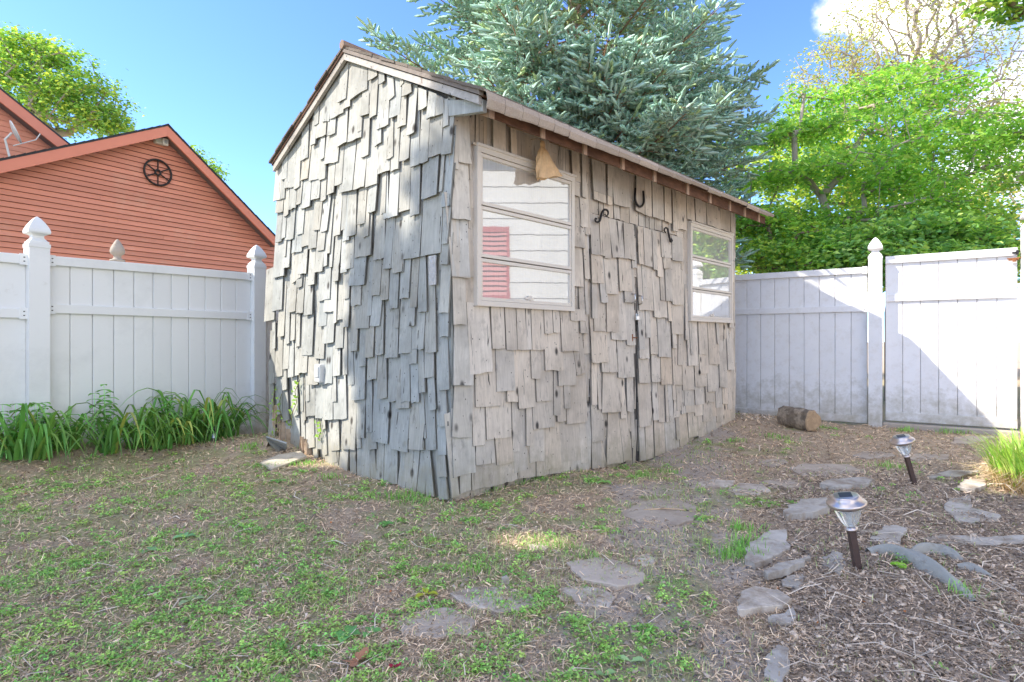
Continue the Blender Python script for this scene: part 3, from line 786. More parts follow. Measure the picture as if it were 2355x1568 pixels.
# rafter tails
for (tx, ty) in ((325, 270), (690, 375), (990, 505), (1260, 608), (1487, 705), (1722, 800), (1882, 862), (2022, 920), (2128, 958), (2228, 1010)):
    X_ = (1340 + tx * 980 / 2328.) * 2354 / 3072
    ET = Frame(*W3(0, -OV + .015, 0)[:2], *FR.H, *FR.N)
    u, _ = ET.px(X_, 700)
    mb = MB()
    def tp(v, dz): return W3(u - 0.019, v, EAVZ + (v + OV) * (APZ - EAVZ) / (APH + OV) + dz), W3(u + 0.019, v, EAVZ + (v + OV) * (APZ - EAVZ) / (APH + OV) + dz)
    a0, a1 = tp(-OV + .015, -0.105); b0, b1 = tp(0.0, -0.11); c0, c1 = tp(0.0, -0.002); d0, d1 = tp(-OV + .015, -0.002)
    mb.add([a0, a1, b1, b0, d0, d1, c1, c0], BOXF)
    mb.build('rafter_tail', M['tail_wood'], roof)
mb = MB()   # sub fascia strip behind the tails and blocking at the wall
slope_slab(mb, None, (-OV + .03, EAVZ - 0.085), (-OV + .048, EAVZ - 0.078), 0.03, UE - .03, 0.082)
mb.build('fascia', M['brown_wood'], roof)
# curled asphalt tabs that hang over the eave
u = -0.06; k = 0
while u < UE:
    wd = 0.155 if u < 0.6 else 0.30
    wd = min(wd * rs.uniform(0.93, 1.07), UE + .02 - u)
    dr0 = 0.066 * math.exp(-max(u, 0) / 1.2) + 0.027
    dr1 = 0.066 * math.exp(-max(u + wd, 0) / 1.2) + 0.027
    mb = MB(); g = 0.002
    rows = []
    sag = rs.uniform(-.008, .006)
    for j, (dv, dz) in enumerate(((0.10, 0.062), (0.0, 0.024), (-0.035, -0.0), (-0.045, -0.5), (-0.035, -1.0))):
        r = []
        for q in range(4):
            uu = u + g + (wd - 2 * g) * q / 3
            dr = dr0 + (dr1 - dr0) * q / 3
            z = EAVZ + 0.012 + dz if j < 3 else EAVZ + 0.012 + dz * dr + sag
            r.append((uu, -OV - .005 + dv, z + rs.uniform(-.003, .003)))
        rows.append(r)
    V = [W3(*p) for r in rows for p in r] + [W3(p[0], p[1] - 0.006 * (0 if j < 2 else 1), p[2] + 0.008) for j, r in enumerate(rows) for p in r]
    Fs = []
    nr = len(rows)
    for j in range(nr - 1):
        for q in range(3):
            a = j * 4 + q
            Fs.append((a, a + 1, a + 5, a + 4)); o = nr * 4
            Fs.append((o + a, o + a + 4, o + a + 5, o + a + 1))
    for j in range(nr - 1):
        o = nr * 4; a = j * 4
        Fs.append((a, a + 4, o + a + 4, o + a)); a += 3; Fs.append((a, o + a, o + a + 4, a + 4))
    a = (nr - 1) * 4; o = nr * 4
    for q in range(3): Fs.append((a + q, a + q + 1, o + a + q + 1, o + a + q))
    kk = rs.uniform(0.85, 1.15)
    mb.add(V, Fs, (kk, kk, kk)); mb.build('roof_shingle', M['asphalt_shingle'], roof)
    u += wd; k += 1

# outlet cover on the gable
h, z = GA.px(740, 858, 0.03)
mb = MB(); GA.box(mb, h - 0.045, h + 0.045, z - 0.075, z + 0.075, 0.02, 0.075)
oc = mb.build('outlet_cover', M['plaster'], shed)
bm_ = oc.modifiers.new('round', 'BEVEL'); bm_.width = 0.012; bm_.segments = 3
mb = MB(); GA.box(mb, h - 0.03, h + 0.03, z - 0.03, z + 0.055, 0.075, 0.082, (.9, .9, .9)); mb.build('flap', M['plaster'], oc)
# exposed foil patches
for (x, y, w, hh) in ((1001, 622, 26, 66),):
    h, z = GA.px(x, y, .01); sc_ = 3.7 / F
    mb = MB(); GA.box(mb, h - w * sc_ / 2, h + w * sc_ / 2, z - hh * sc_ / 2, z + hh * sc_ / 2, 0.03, 0.037)
    o = mb.build('foil_patch', simple('crumpled_foil_paper', (0.5, 0.48, 0.46), 0.45, 0.2, var=0.5, vscale=22, bmp=1.0, bscale=40), gwall)
# door hardware: two pulls, a hasp and a hook
def pull(x, y, door):
    h, z = FR.px(x, y, 0.03)
    mb = MB()
    tube(mb, [FR.P(h, z + 0.04, 0.03), FR.P(h, z + 0.032, 0.062), FR.P(h, z, 0.068), FR.P(h, z - 0.032, 0.062), FR.P(h, z - 0.04, 0.03)], [.007, .006, .006, .006, .007], 8)
    mb.build('handle', M['chrome'], door, True)
pull(1452, 686, door_a); pull(1468, 690, door_b)
h, z = FR.px(1455, 776, 0.03)
mb = MB(); FR.box(mb, h - 0.02, h - 0.008, z - 0.035, z + 0.03, 0.028, 0.036); tube(mb, [FR.P(h - .014, z, .036), FR.P(h - .01, z, .055), FR.P(h + .035, z - .002, .05), FR.P(h + .045, z - .006, .035)], .0045, 6)
mb.build('hook_latch', M['rust'], door_a)

# things hung on the shed
h, z = FR.px(1461, 727, 0.03)
pl = empty('padlock', 'small shiny padlock hanging where the two shingled door leaves meet', 'padlock')
mb = MB(); FR.box(mb, h - 0.022, h + 0.022, z - 0.035, z + 0.005, 0.035, 0.058); b_ = mb.build('body', M['chrome'], pl)
b_.modifiers.new('round', 'BEVEL').width = 0.004
mb = MB(); tube(mb, [FR.P(h - .014, z + .0, .046), FR.P(h - .014, z + .022, .046), FR.P(h, z + .034, .046), FR.P(h + .014, z + .022, .046), FR.P(h + .014, z, .046)], .004, 8); mb.build('shackle', M['chrome'], pl)
# horseshoe
h, z = FR.px(1465, 458, 0.03)
mb = MB(); sc_ = 4.95 / F
pts = []; rad = []
for i in range(17):
    a = math.pi * (1.0 + i / 16.0)
    x_ = 15 * math.cos(a); y_ = 18 * math.sin(a)
    pts.append(FR.P(h + x_ * sc_ / 0.55 * 0.7, z + (y_) * sc_, 0.052)); rad.append(0.010)
pts = [FR.P(h - 13.5 * sc_ * 1.27, z + 22 * sc_, .052)] + pts + [FR.P(h + 13 * sc_ * 1.27, z + 22 * sc_, .052)]
rad = [.009] + rad + [.009]
tube(mb, pts, rad, 6)
tag(mb.build('horseshoe', M['metal_dark'], None, True), 'dark iron horseshoe nailed points up high above the shed doors', 'horseshoe')
def scroll(pts_, lab):
    mb = MB(); P_ = []
    for (a, b) in pts_:
        X_, Y_ = (1700 + a * 320 / 929.) * 2354 / 3072, (560 + b * 320 / 929.) * 2354 / 3072
        h_, z_ = FR.px(X_, Y_, 0.036); P_.append(Vector((h_, z_)))
    # smooth the traced bar
    Q = []
    for i in range(len(P_) - 1):
        p0, p1, p2, p3 = P_[max(i - 1, 0)], P_[i], P_[i + 1], P_[min(i + 2, len(P_) - 1)]
        for t in (0, .33, .66): Q.append(.5 * ((2 * p1) + (-p0 + p2) * t + (2 * p0 - 5 * p1 + 4 * p2 - p3) * t * t + (-p0 + 3 * p1 - 3 * p2 + p3) * t ** 3))
    Q.append(P_[-1]); n = len(Q)
    tube(mb, [FR.P(q[0], q[1], 0.050) for q in Q], [.0045 + .0055 * math.sin(math.pi * i / (n - 1)) + (.003 if i in (0, n - 1) else 0) for i in range(n)], 6)
    tag(mb.build('scroll_ornament', M['metal_dark'], None, True), lab, 'ornament')
scroll([(250, 283), (238, 278), (237, 300), (255, 312), (276, 300), (284, 272), (290, 245), (302, 216), (325, 202), (346, 216), (348, 242), (334, 256), (322, 244)], 'dark iron scroll ornament on the shed, nearer the large window')
scroll([(852, 398), (840, 390), (840, 370), (853, 360), (868, 370), (873, 398), (880, 428), (886, 455), (892, 478), (903, 484), (908, 468), (900, 456)], 'dark iron scroll ornament on the shed, nearer the small window')
# paper bag under the eave
h, z = FR.px(1246, 332, 0.12)
mb = MB(); V = []; nS = 18
prof = [(0.02, .014, 0), (0.0, .020, 0), (-0.02, .018, 0.002), (-0.05, .042, .01), (-0.10, .062, .02), (-0.155, .086, .036), (-0.205, .102, .052)]
for j, (dz, r, sh) in enumerate(prof):
    for k in range(nS):
        a = 2 * math.pi * k / nS
        cr = 1 + 0.10 * math.sin(3 * a + j) + 0.09 * math.sin(7 * a + 2.1 * j)
        hx = math.cos(a) * r * cr + sh * 1.1; oy = math.sin(a) * r * 0.55 * cr
        dzz = dz + (0.03 * math.cos(a) + 0.006 * math.sin(5 * a) if j == 6 else (.012 * math.cos(a) if j == 5 else 0))
        V.append(FR.P(h + hx * 1.2, z + dzz * 1.08, 0.125 + oy))
Fs = [(j * nS + k, j * nS + (k + 1) % nS, (j + 1) * nS + (k + 1) % nS, (j + 1) * nS + k) for j in range(len(prof) - 1) for k in range(nS)] + [tuple(range(nS)), tuple(range((len(prof) - 1) * nS, len(prof) * nS))[::-1]]
mb.add(V, Fs)
bag = tag(mb.build('paper_bag', M['paper']), 'crumpled brown paper bag hanging under the shed eave above the large window', 'bag')
mb = MB(); tube(mb, [FR.P(h, z + 0.02, 0.125), FR.P(h - 0.01, z + 0.05, 0.08), FR.P(h - 0.01, z + 0.055, 0.02)], .003, 5); mb.build('hanging_string', M['bare_wood'], bag)
# trailing vine on the gable
ivy = empty('climbing_vine', 'thin green vine with small leaves creeping up the rotten shed corner', 'vine')
mb = MB(); V = []; Fs = []; tn = []
for (pts_) in (((668, 985), (672, 950), (682, 925), (678, 900), (690, 872)), ((640, 990), (648, 960), (640, 930), (648, 905)), ((632, 1000), (636, 960), (628, 920), (632, 890)), ((735, 965), (738, 990), (732, 1010))):
    P_ = [GA.P(GA.px(a, b, .05)[0], GA.px(a, b, .05)[1], .05) for a, b in pts_]
    tube(mb, P_, .003, 5, (.6, .8, .4))
    for i in range(len(P_) - 1):
        for q in range(6):
            t = (q + rs.random()) / 6
            c = Vector(P_[i]).lerp(Vector(P_[i + 1]), t) + Vector([rs.gauss(0, .012) for _ in range(3)]) + Vector((*GA.N, 0)) * .015
            u_ = Vector([rs.gauss(0, 1) for _ in range(3)]).normalized(); w_ = u_.cross(Vector((*GA.N, .3)).normalized()).normalized(); s_ = rs.uniform(.012, .026)
            b0 = len(V)
            k_ = rs.uniform(.7, 1.3)
            V += [c - u_ * s_, c + w_ * s_ * .6, c + u_ * s_, c - w_ * s_ * .6]; Fs.append((b0, b0 + 1, b0 + 2, b0 + 3)); tn += [(k_, k_, k_ * .6)] * 4
mb.build('stem', M['twig'], ivy)
tag(npmesh('leaves', np.array(V), np.array(Fs), M['leaf_bright'], np.array(tn), ivy), kind='stuff')
# ------------------------------------------------------------------ fences
CAP = [(0, .060), (0.018, .060), (0.022, .052), (0.030, .047), (0.045, .036), (0.062, .034), (0.072, .045), (0.080, .066), (0.092, .069), (0.11, .066), (0.135, .056), (0.165, .040), (0.195, .020), (0.212, .003)]
def post(fr, h, z0, z1, parent, mat, hw=0.0635, name='post', o=0.0):
    mb = MB(); FR_ = fr
    fr.box(mb, h - hw, h + hw, z0, z1, o - hw, o + hw)
    p = mb.build(name, mat, parent)
    mb = MB()
    V = []
    fr.box(mb, h - hw - .004, h + hw + .004, z1 - 0.028, z1 + 0.002, o - hw - .004, o + hw + .004)
    b0 = len(mb.v)
    for dz, r in CAP:
        r *= hw / 0.0635
        for sx, sy in ((-1, -1), (1, -1), (1, 1), (-1, 1)):
            V.append(fr.P(h + sx * r, z1 + 0.002 + dz * hw / .0635, o + sy * r))
    n = len(CAP)
    Fs = [(i * 4 + k, i * 4 + (k + 1) % 4, (i + 1) * 4 + (k + 1) % 4, (i + 1) * 4 + k) for i in range(n - 1) for k in range(4)] + [(n * 4 - 4, n * 4 - 3, n * 4 - 2, n * 4 - 1)]
    mb.add(V, Fs)
    c = mb.build('post_cap', mat, p)
    return p
def fence_panel(fr, h0, h1, zb, zt, mids, parent, mat, pitch=0.157, rail_h=0.075, set_back=0.0, botrail=0.10, bracket_sides=(0, 1), rail_mat=None, dr=0.0):
    """tongued boards between rails; dr lets the panel fall towards h1"""
    rail_mat = rail_mat or mat
    n = max(1, round((h1 - h0) / pitch)); w = (h1 - h0) / n
    for i in range(n):
        a = h0 + i * w; b = a + w
        mb = MB(); g = 0.0022
        k = 1 + rs.uniform(-.025, .025)
        zt_ = zt - dr * (i + .5) / n
        # board with bevelled long edges
        pr = [(a + g, -0.011), (a + g + .004, -0.007), (b - g - .004, -0.007), (b - g, -0.011), (b - g, -0.02), (a + g, -0.02)]
        V = [fr.P(h, zb + .012, o - set_back) for h, o in pr] + [fr.P(h, zt_ - .01, o - set_back) for h, o in pr]
        m = 6
        Fs = [tuple(range(m)), tuple(range(m, 2 * m))[::-1]] + [(q, (q + 1) % m, m + (q + 1) % m, m + q) for q in range(m)]
        mb.add(V, Fs, (k, k, k)); mb.build('board', mat, parent)
    mb = MB(); fr.box(mb, h0, h1, zb, zt - 0.03, -0.024 - set_back, -0.0205 - set_back, (.6, .6, .6)); mb.build('board_backing', mat, parent)
    rails = [(zt - rail_h, zt, 0.022), (zb, zb + botrail, 0.020)] + [(m - rail_h / 2, m + rail_h / 2, 0.018) for m in mids]
    for j, (a, b, o) in enumerate(rails):
        mb = MB()
        dd = dr if j == 0 else 0
        fr.prism(mb, [(h0 + .002, a), (h1 - .002, a - dd), (h1 - .002, b - dd), (h0 + .002, b)], -0.006 - set_back, o - set_back)
        ro = mb.build('rail', rail_mat, parent)
        md = ro.modifiers.new('round', 'BEVEL'); md.width = 0.005; md.segments = 2
        if j != 1:
            for s_ in bracket_sides:
                hb = h0 if s_ == 0 else h1 - 0.05
                mb = MB(); q = -dd if s_ else 0
                fr.box(mb, hb, hb + 0.05, a - 0.006 + q, b + 0.006 + q, o - set_back - .002, o - set_back + .005)
                br = mb.build('bracket', mat, ro)
                mb = MB()
                for zz in (a + .022, b - .022): fr.box(mb, hb + .016 , hb + .027, zz - .004 + q, zz + .004 + q, o - set_back + .005, o - set_back + .0065)
                mb.build('screws', M['black_plastic'], br)
LF = Frame(-2.715, 6.06, -0.566, -0.824, 0.824, -0.566)
lf = empty('fence', 'white vinyl privacy fence with gothic post caps behind the daylilies', 'fence')
LP2 = 1.865
post(LF, 0.0, -0.05, 1.80, lf, M['vinyl'], hw=.066); post(LF, LP2, -0.05, 1.765, lf, M['vinyl'], hw=.066)
fence_panel(LF, 0.064, LP2 - 0.064, 0.02, 1.715, (1.262,), lf, M['vinyl'], dr=.03)
fence_panel(LF, LP2 + 0.064, LP2 + 1.9, 0.02, 1.675, (1.215,), lf, M['vinyl'], pitch=.165)
fence_panel(LF, -1.9, -0.064, 0.02, 1.715, (1.262,), lf, M['vinyl_dirty'])
post(LF, LP2 + 1.97, -0.05, 1.74, lf, M['vinyl'])
# weathered finial post behind
nb = empty('neighbour_fence_post', 'weathered grey acorn finial post peeking above the white fence before the red house', 'fence post')
NF = Frame(-2.715 - .824 * .5, 6.06 + .566 * .5, -0.566, -0.824, 0.824, -0.566)
h, z = NF.px(270, 602)
mb = MB(); NF.box(mb, h - .05, h + .05, 0, z - .0, -.05, .05); mb.build('post', M['concrete'], nb)
mb = MB(); q = NF.P(h, z, 0)
lathe(mb, [(0, .062), (.02, .062), (.022, .045), (.04, .03), (.06, .034), (.075, .056), (.10, .062), (.13, .056), (.17, .036), (.20, .018), (.215, .004)], q, 12)
mb.build('finial', M['concrete'], nb, True)

RF = Frame(4.26, 6.68, 0.825, -0.566, -0.566, -0.825)
rf = empty('fence', 'short scuffed white vinyl fence section between the shed and the gate', 'fence')
post(RF, 0.0, -0.06, 1.985, rf, M['vinyl_dirty'], hw=.068)
hs, _ = RF.px(1672, 784)
fence_panel(RF, hs - 0.6, -0.078, 0.03, 1.875, (1.385,), rf, M['vinyl_dirty'], pitch=.172, botrail=.09, bracket_sides=(1,))
post(RF, hs - 0.75, -0.06, 1.95, rf, M['vinyl_dirty'])
# gate
GH0, GH1 = RF.px(2035, 700)[0], RF.px(2341, 700)[0]
gate = empty('gate', 'white vinyl garden gate with a diagonal shadow and rusty latch', 'gate')
fence_panel(RF, GH0, GH1, 0.075, 1.985, (1.50,), gate, M['vinyl_dirty'], pitch=.171, rail_h=.085, set_back=0.045, botrail=.105, bracket_sides=())
h, z = RF.px(2333, 592)
mb = MB(); RF.box(mb, h - .05, h + .03, z - .03, z - .005, -.02, .0); RF.box(mb, h - .02, h + .01, z - .045, z - .005, 0.0, .02); tube(mb, [RF.P(h - .06, z - .008, -.01), RF.P(h + .06, z - .004, -.01)], .006, 6)
mb.build('latch', M['rust'], gate)
mb = MB(); RF.box(mb, h - .02, h + .035, z + .045, z + .06, -.025, -.005); RF.box(mb, h + .01, h + .03, z + .03, z + .075, -.024, .012); mb.build('hinge', M['metal_dark'], gate)
gp = empty('gate_post', 'tall white gate post with pointed cap at the right end of the gate', 'post')
h, _ = RF.px(2341, 700)
post(RF, h + .095, -0.05, 2.19, gp, M['vinyl_dirty'], hw=.07)
# fence running on beyond the gate post, out of frame and seen in the window glass
rf2 = empty('fence', 'white fence section continuing beyond the gate post towards the pale house', 'fence')
fence_panel(RF, h + .19, h + 1.5, 0.03, 1.9, (1.40,), rf2, M['vinyl_dirty'], pitch=.165)
# sill under the gate
mb = MB(); RF.box(mb, -0.02 + .09, h + .02, -.06, 0.055, -0.13, 0.05)
o = mb.build('gate_sill', M['concrete']); tag(o, 'low concrete kerb running under the white gate', 'kerb')
o.modifiers.new('round', 'BEVEL').width = .012

# ------------------------------------------------------------------ red house
def hpl(npv): # plane parallel to the left fence
    return Frame(npv * 0.824, npv * -0.566, 0.566, 0.824, 0.824, -0.566)
HP = hpl(-12.5)
house = empty('red_house', 'barn red clapboard house with a low gable behind the left white fence', 'house')
ha, za = HP.px(385, 300); hr_, zr = HP.px(640, 560); hl_, zl_ = HP.px(-60, 396)
def line_at(h): return za + (zr - za) / (hr_ - ha) * (h - ha) if h > ha else za + (zl_ - za) / (hl_ - ha) * (h - ha)
def inv(z):
    return ha + (z - za) * (hl_ - ha) / (zl_ - za), ha + (z - za) * (hr_ - ha) / (zr - za)
HL, HR = hl_ - 4.0, hr_ + 0.15
mb = MB()
HP.prism(mb, [(HL, 0), (HR, 0), (HR, line_at(HR) - .08), (ha, za - .08), (HL, line_at(HL) - .08)], -7.0, -0.02, (.8, .8, .8))
hw = mb.build('wall', M['red_siding'], house)
z = 1.2; lap = 0.098
while z < za - 0.12:
    a = HL; b = HR
    il, ir = inv(z + lap * .5 + 0.06)
    a = max(a, il); b = min(b, ir)
    if b - a > 0.1:
        cuts = [a]
        if b - a > 3 and rs.random() < 0.6: cuts.append(a + (b - a) * rs.uniform(.35, .85))
        cuts.append(b)
        for c0, c1 in zip(cuts[:-1], cuts[1:]):
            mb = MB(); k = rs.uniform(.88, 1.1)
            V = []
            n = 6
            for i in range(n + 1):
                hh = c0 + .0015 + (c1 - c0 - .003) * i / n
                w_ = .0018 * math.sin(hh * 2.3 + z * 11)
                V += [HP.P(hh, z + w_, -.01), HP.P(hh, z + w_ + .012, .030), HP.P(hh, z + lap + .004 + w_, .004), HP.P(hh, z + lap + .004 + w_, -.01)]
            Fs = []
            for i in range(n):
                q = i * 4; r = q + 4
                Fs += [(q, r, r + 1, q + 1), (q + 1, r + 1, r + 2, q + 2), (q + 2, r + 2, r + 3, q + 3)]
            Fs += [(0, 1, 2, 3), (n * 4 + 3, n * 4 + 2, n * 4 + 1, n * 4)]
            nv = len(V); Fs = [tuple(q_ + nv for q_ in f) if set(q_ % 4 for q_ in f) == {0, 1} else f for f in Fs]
            mb.add(V + V, Fs, [(k, k, k)] * nv + [(k * .3,) * 3] * nv); mb.build('siding_plank', M['red_siding'], hw)  # lap undersides tinted dark: shade lines painted into the colour
    z += lap
def hboard(fr, a, b, wd, o0, o1, mat, par, name, below=True, tint=(1, 1, 1)):
    mb = MB(); fr.prism(mb, [a, b, (b[0], b[1] - wd), (a[0], a[1] - wd)], o0, o1, tint); return mb.build(name, mat, par)
OVH = 0.32
hro = None
mb = MB()
def slab(mb, fr, a, b, th, o0, o1, tint=(1, 1, 1)):
    fr.prism(mb, [a, b, (b[0], b[1] + th), (a[0], a[1] + th)], o0, o1, tint)
# roof positions are read on the front edge of the overhang
HO = hpl(-12.5 + OVH)
pa = HO.px(385, 290); pr = HO.px(640, 553); plf = HO.px(-60, 383)
plf = (plf[0] - 4, plf[1] - 4 * (pa[1] - plf[1]) / (pa[0] - plf[0]))
def hp(p): return (p[0], p[1])
dh = 0  # both frames share the h axis
slab(mb, HO, hp(plf), hp(pa), .035, -7.3, .02); slab(mb, HO, hp(pa), hp(pr), .035, -7.3, .02)
hro = mb.build('roof', M['roof_dark'], house)
mb = MB()
for (A, B) in ((plf, pa), (pa, pr)):
    n = int(abs(B[0] - A[0]) / .14)
    for i in range(n):
        a = (A[0] + (B[0] - A[0]) * i / n, A[1] + (B[1] - A[1]) * i / n + .035); b = (A[0] + (B[0] - A[0]) * (i + 1) / n, A[1] + (B[1] - A[1]) * (i + 1) / n + .035)
        k = rs.uniform(.7, 1.3); e = .012
        HO.prism(mb, [a, b, (b[0], b[1] + (e if B is pa else .002)), (a[0], a[1] + (.002 if B is pa else e))], -7.3, .03 + rs.uniform(0, .012), (k, k, k))
mb.build('shingle_courses', M['roof_dark'], hro)
hboard(HO, plf, pa, .20, -.03, 0.012, M['red_trim'], hro, 'rake_board'); hboard(HO, (pa[0] + .001, pa[1]), pr, .20, -.03, 0.014, M['red_trim'], hro, 'rake_board')
mb = MB(); HO.prism(mb, [(plf[0], plf[1] - .10), (pa[0], pa[1] - .10), (pr[0], pr[1] - .10), (pr[0], pr[1] - .13), (pa[0], pa[1] - .13), (plf[0], plf[1] - .13)], -OVH - .02, -.031); mb.build('soffit', M['soffit'], hro)
# upper gable further back on the left
UP = hpl(-15.0); UO = hpl(-14.75)
u0 = UO.px(165, 338); u1 = UO.px(0, 206)
dz = (u1[1] - u0[1]) / (u1[0] - u0[0])
utop = (u1[0] - 2.2, u1[1] - 2.2 * dz); ulow = (u0[0] + 1.2, u0[1] + 1.2 * dz)
mb = MB(); UP.prism(mb, [(utop[0] - 3, 2), (ulow[0], 2), (ulow[0], ulow[1] - .1), (utop[0], utop[1] - .1), (utop[0] - 3, utop[1] - .1)], -6, -.02, (.8, .8, .8)); uw = mb.build('wall', M['red_siding'], house)
z = 4.1
while z < utop[1]:
    b = min(ulow[0], u0[0] + (z - u0[1] + .16) / dz); a = utop[0] - 2.5
    if b > a + .2:
        mb = MB(); k = rs.uniform(.95, 1.05); UP.prism(mb, [(a, z), (b, z), (b, z + .11), (a, z + .11)], -.01, .002, (k, k, k))
        UP.prism(mb, [(a, z), (b, z), (b, z + .05), (a, z + .05)], .002, .012, (k, k, k)); mb.build('siding_plank', M['red_siding'], uw)
    z += .113
mb = MB(); slab(mb, UO, utop, ulow, .04, -6.3, .02); ur = mb.build('roof', M['roof_dark'], house)
hboard(UO, utop, ulow, .24, -.03, .012, M['red_trim'], ur, 'rake_board')
mb = MB(); UO.prism(mb, [(utop[0], utop[1] - .2), (ulow[0], ulow[1] - .2), (ulow[0], ulow[1] - .24), (utop[0], utop[1] - .24)], -.27, -.031); mb.build('soffit', M['soffit'], ur)
# wheel ornament
h, z = HP.px(362, 397, .03)
R_ = 30 / F * 10.3 * 1.08
wl_o = empty('wagon_wheel', 'black iron spoked wheel hung on the red clapboard gable', 'wheel')
mb = MB(); ring = [HP.P(h + R_ * math.cos(a), z + R_ * math.sin(a), .05) for a in np.linspace(0, 2 * math.pi, 33)]
tube(mb, ring, .021, 6, cap=False); mb.build('rim', M['metal_dark'], wl_o, True)
mb = MB(); ring = [HP.P(h + .05 * math.cos(a), z + .05 * math.sin(a), .05) for a in np.linspace(0, 2 * math.pi, 13)]; tube(mb, ring, .02, 6, cap=False); mb.build('hub', M['metal_dark'], wl_o, True)
for i in range(6):
    a = math.pi / 2 + i * math.pi / 3; mb = MB(); tube(mb, [HP.P(h + .03 * math.cos(a), z + .03 * math.sin(a), .05), HP.P(h + R_ * math.cos(a), z + R_ * math.sin(a), .05)], .013, 6); mb.build('spoke', M['metal_dark'], wl_o)
# flood light
h, z = HP.px(368, 327, .05)
fl = empty('flood_light', 'small white flood light under the peak of the red gable', 'light')
mb = MB(); HP.box(mb, h - .12, h + .10, z - .05, z + .08, .02, .12, (.9, .88, .8)); b_ = mb.build('housing', M['plaster'], fl); b_.modifiers.new('r', 'BEVEL').width = .012
mb = MB(); HP.box(mb, h + .0, h + .11, z - .07, z + .07, .121, .17, (1.05, 1.02, .95)); b_ = mb.build('lamp_head', M['plaster'], fl); b_.modifiers.new('r', 'BEVEL').width = .01
mb = MB(); HP.box(mb, h + .03, h + .08, z - .035, z + .035, .171, .176, (.5, .5, .5)); mb.build('lens', M['plaster'], fl)
# satellite dish in front of the upper gable
sd = empty('satellite_dish', 'white satellite dish on an arm at the roof edge of the red house', 'satellite dish')
DP = hpl(-13.4)
h, z = DP.px(30, 305)
c = Vector(DP.P(h, z, 0)); ax = Vector((.70, .62, .42)).normalized(); u_, w_ = frame_axes(ax)
mb = MB(); V = []; Fs = []
for j in range(5):
    r = .21 * j / 4
    for k in range(20):
        a = 2 * math.pi * k / 20; V.append(c + (u_ * math.cos(a) * .9 + w_ * math.sin(a)) * r + ax * (.8 * r * r))
for j in range(4):
    for k in range(20): Fs.append((j * 20 + k, j * 20 + (k + 1) % 20, (j + 1) * 20 + (k + 1) % 20, (j + 1) * 20 + k))
mb.add(V, Fs); o = mb.build('reflector', M['vinyl'], sd, True); o.modifiers.new('t', 'SOLIDIFY').thickness = .012
mb = MB(); tube(mb, [c + ax * -.02, c + ax * -.12 + Vector((0, 0, -.1)), c + Vector((-.05, .0, -.5))], .018, 8); mb.build('mast', M['vinyl'], sd)
mb = MB(); tube(mb, [c + Vector((0, 0, -.24)), c + ax * .35 + Vector((0, 0, -.2)), c + ax * .42 + Vector((0, 0, -.1))], .009, 6); mb.build('feed_arm', M['vinyl'], sd)

# pale house on the right, outside the frame; the large window mirrors it
ph = empty('pale_house', 'pale sided house with a dark red shutter, mirrored in the large shed window', 'house')
PX_ = 6.9
PF = Frame(PX_, 5.35, 0, -1, -1, 0)
mb = MB(); PF.box(mb, 0, 9, 0, 4.6, -5, -.01); pw = mb.build('wall', M['siding_white'], ph)
z = 0.3
mb = MB()
while z < 4.55:
    PF.prism(mb, [(0, z), (9, z), (9, z + .29), (0, z + .29)], -.005, .006)
    PF.prism(mb, [(0, z), (9, z), (9, z + .05), (0, z + .05)], .006, .022); z += .29 + .012
mb.build('siding_courses', M['siding_white'], pw)
mb = MB(); sh0, sh1, shz0, shz1 = 5.35 - 4.05, 5.35 - 3.32, 1.78, 3.16
PF.box(mb, sh0, sh0 + .05, shz0, shz1, .023, .055); PF.box(mb, sh1 - .05, sh1, shz0, shz1, .023, .055); PF.box(mb, sh0 + .05, sh1 - .05, shz0, shz0 + .07, .023, .054); PF.box(mb, sh0 + .05, sh1 - .05, shz1 - .1, shz1, .023, .054)
z = shz0 + .075
while z < shz1 - .13:
    V = [PF.P(sh0 + .05, z, .05), PF.P(sh1 - .05, z, .05), PF.P(sh1 - .05, z + .075, .022), PF.P(sh0 + .05, z + .075, .022)]
    mb.add(V, [(0, 1, 2, 3)]); z += .095
PF.box(mb, sh0 + .05, sh1 - .05, shz0 + .07, shz1 - .1, .022, .025, (.35, .3, .3))
mb.build('shutter', M['shutter_red'], ph)
mb = MB(); PF.box(mb, sh1 + .02, sh1 + 1.0, 1.78, 3.16, .02, .05, (1.1, 1.1, 1.1)); mb.build('window_frame', M['siding_white'], ph)
mb = MB(); PF.prism(mb, [(-.4, 4.6), (9.2, 4.6), (9.2, 4.72), (-.4, 4.72)], -5.2, .45, (.9, .9, .9)); mb.build('roof', M['soffit'], ph)
# far house whose eave corner shows at the right edge
fh = empty('far_house', 'corner of a white roof eave behind the gate post', 'house')
e = 13.0
def fp(x, y, d): return ((x - 1177) / F * d, d, CAMZ - (y - 784) / F * d)
a = Vector(fp(2322, 378, e)); 
mb = MB(); dr = Vector((.62, -.78, .42)).normalized(); bk = Vector((.75, .6, 0)).normalized()
for off, th, tt in ((0, .10, 1.0), (.13, .16, .9)):
    q = a + Vector((off * .6, 0, -off))
    V = [q, q + dr * 6, q + dr * 6 + Vector((0, 0, -th)), q + Vector((0, 0, -th))]; V += [p + bk * 3 for p in V]
    mb.add(V, BOXF, (tt, tt, tt))
mb.build('roof_edge', M['siding_white'], fh)
mb = MB(); q = a + Vector((.7, .2, -.25)); V = [Vector((q.x, q.y, 0)), Vector((q.x, q.y, 0)) + Vector((dr.x, dr.y, 0)) * 6]; V += [p + bk * 4 for p in V[::-1]]; V += [p + Vector((0, 0, q.z)) for p in V]
mb.add(V, BOXF, (.95, .95, .95)); mb.build('wall', M['siding_white'], fh)
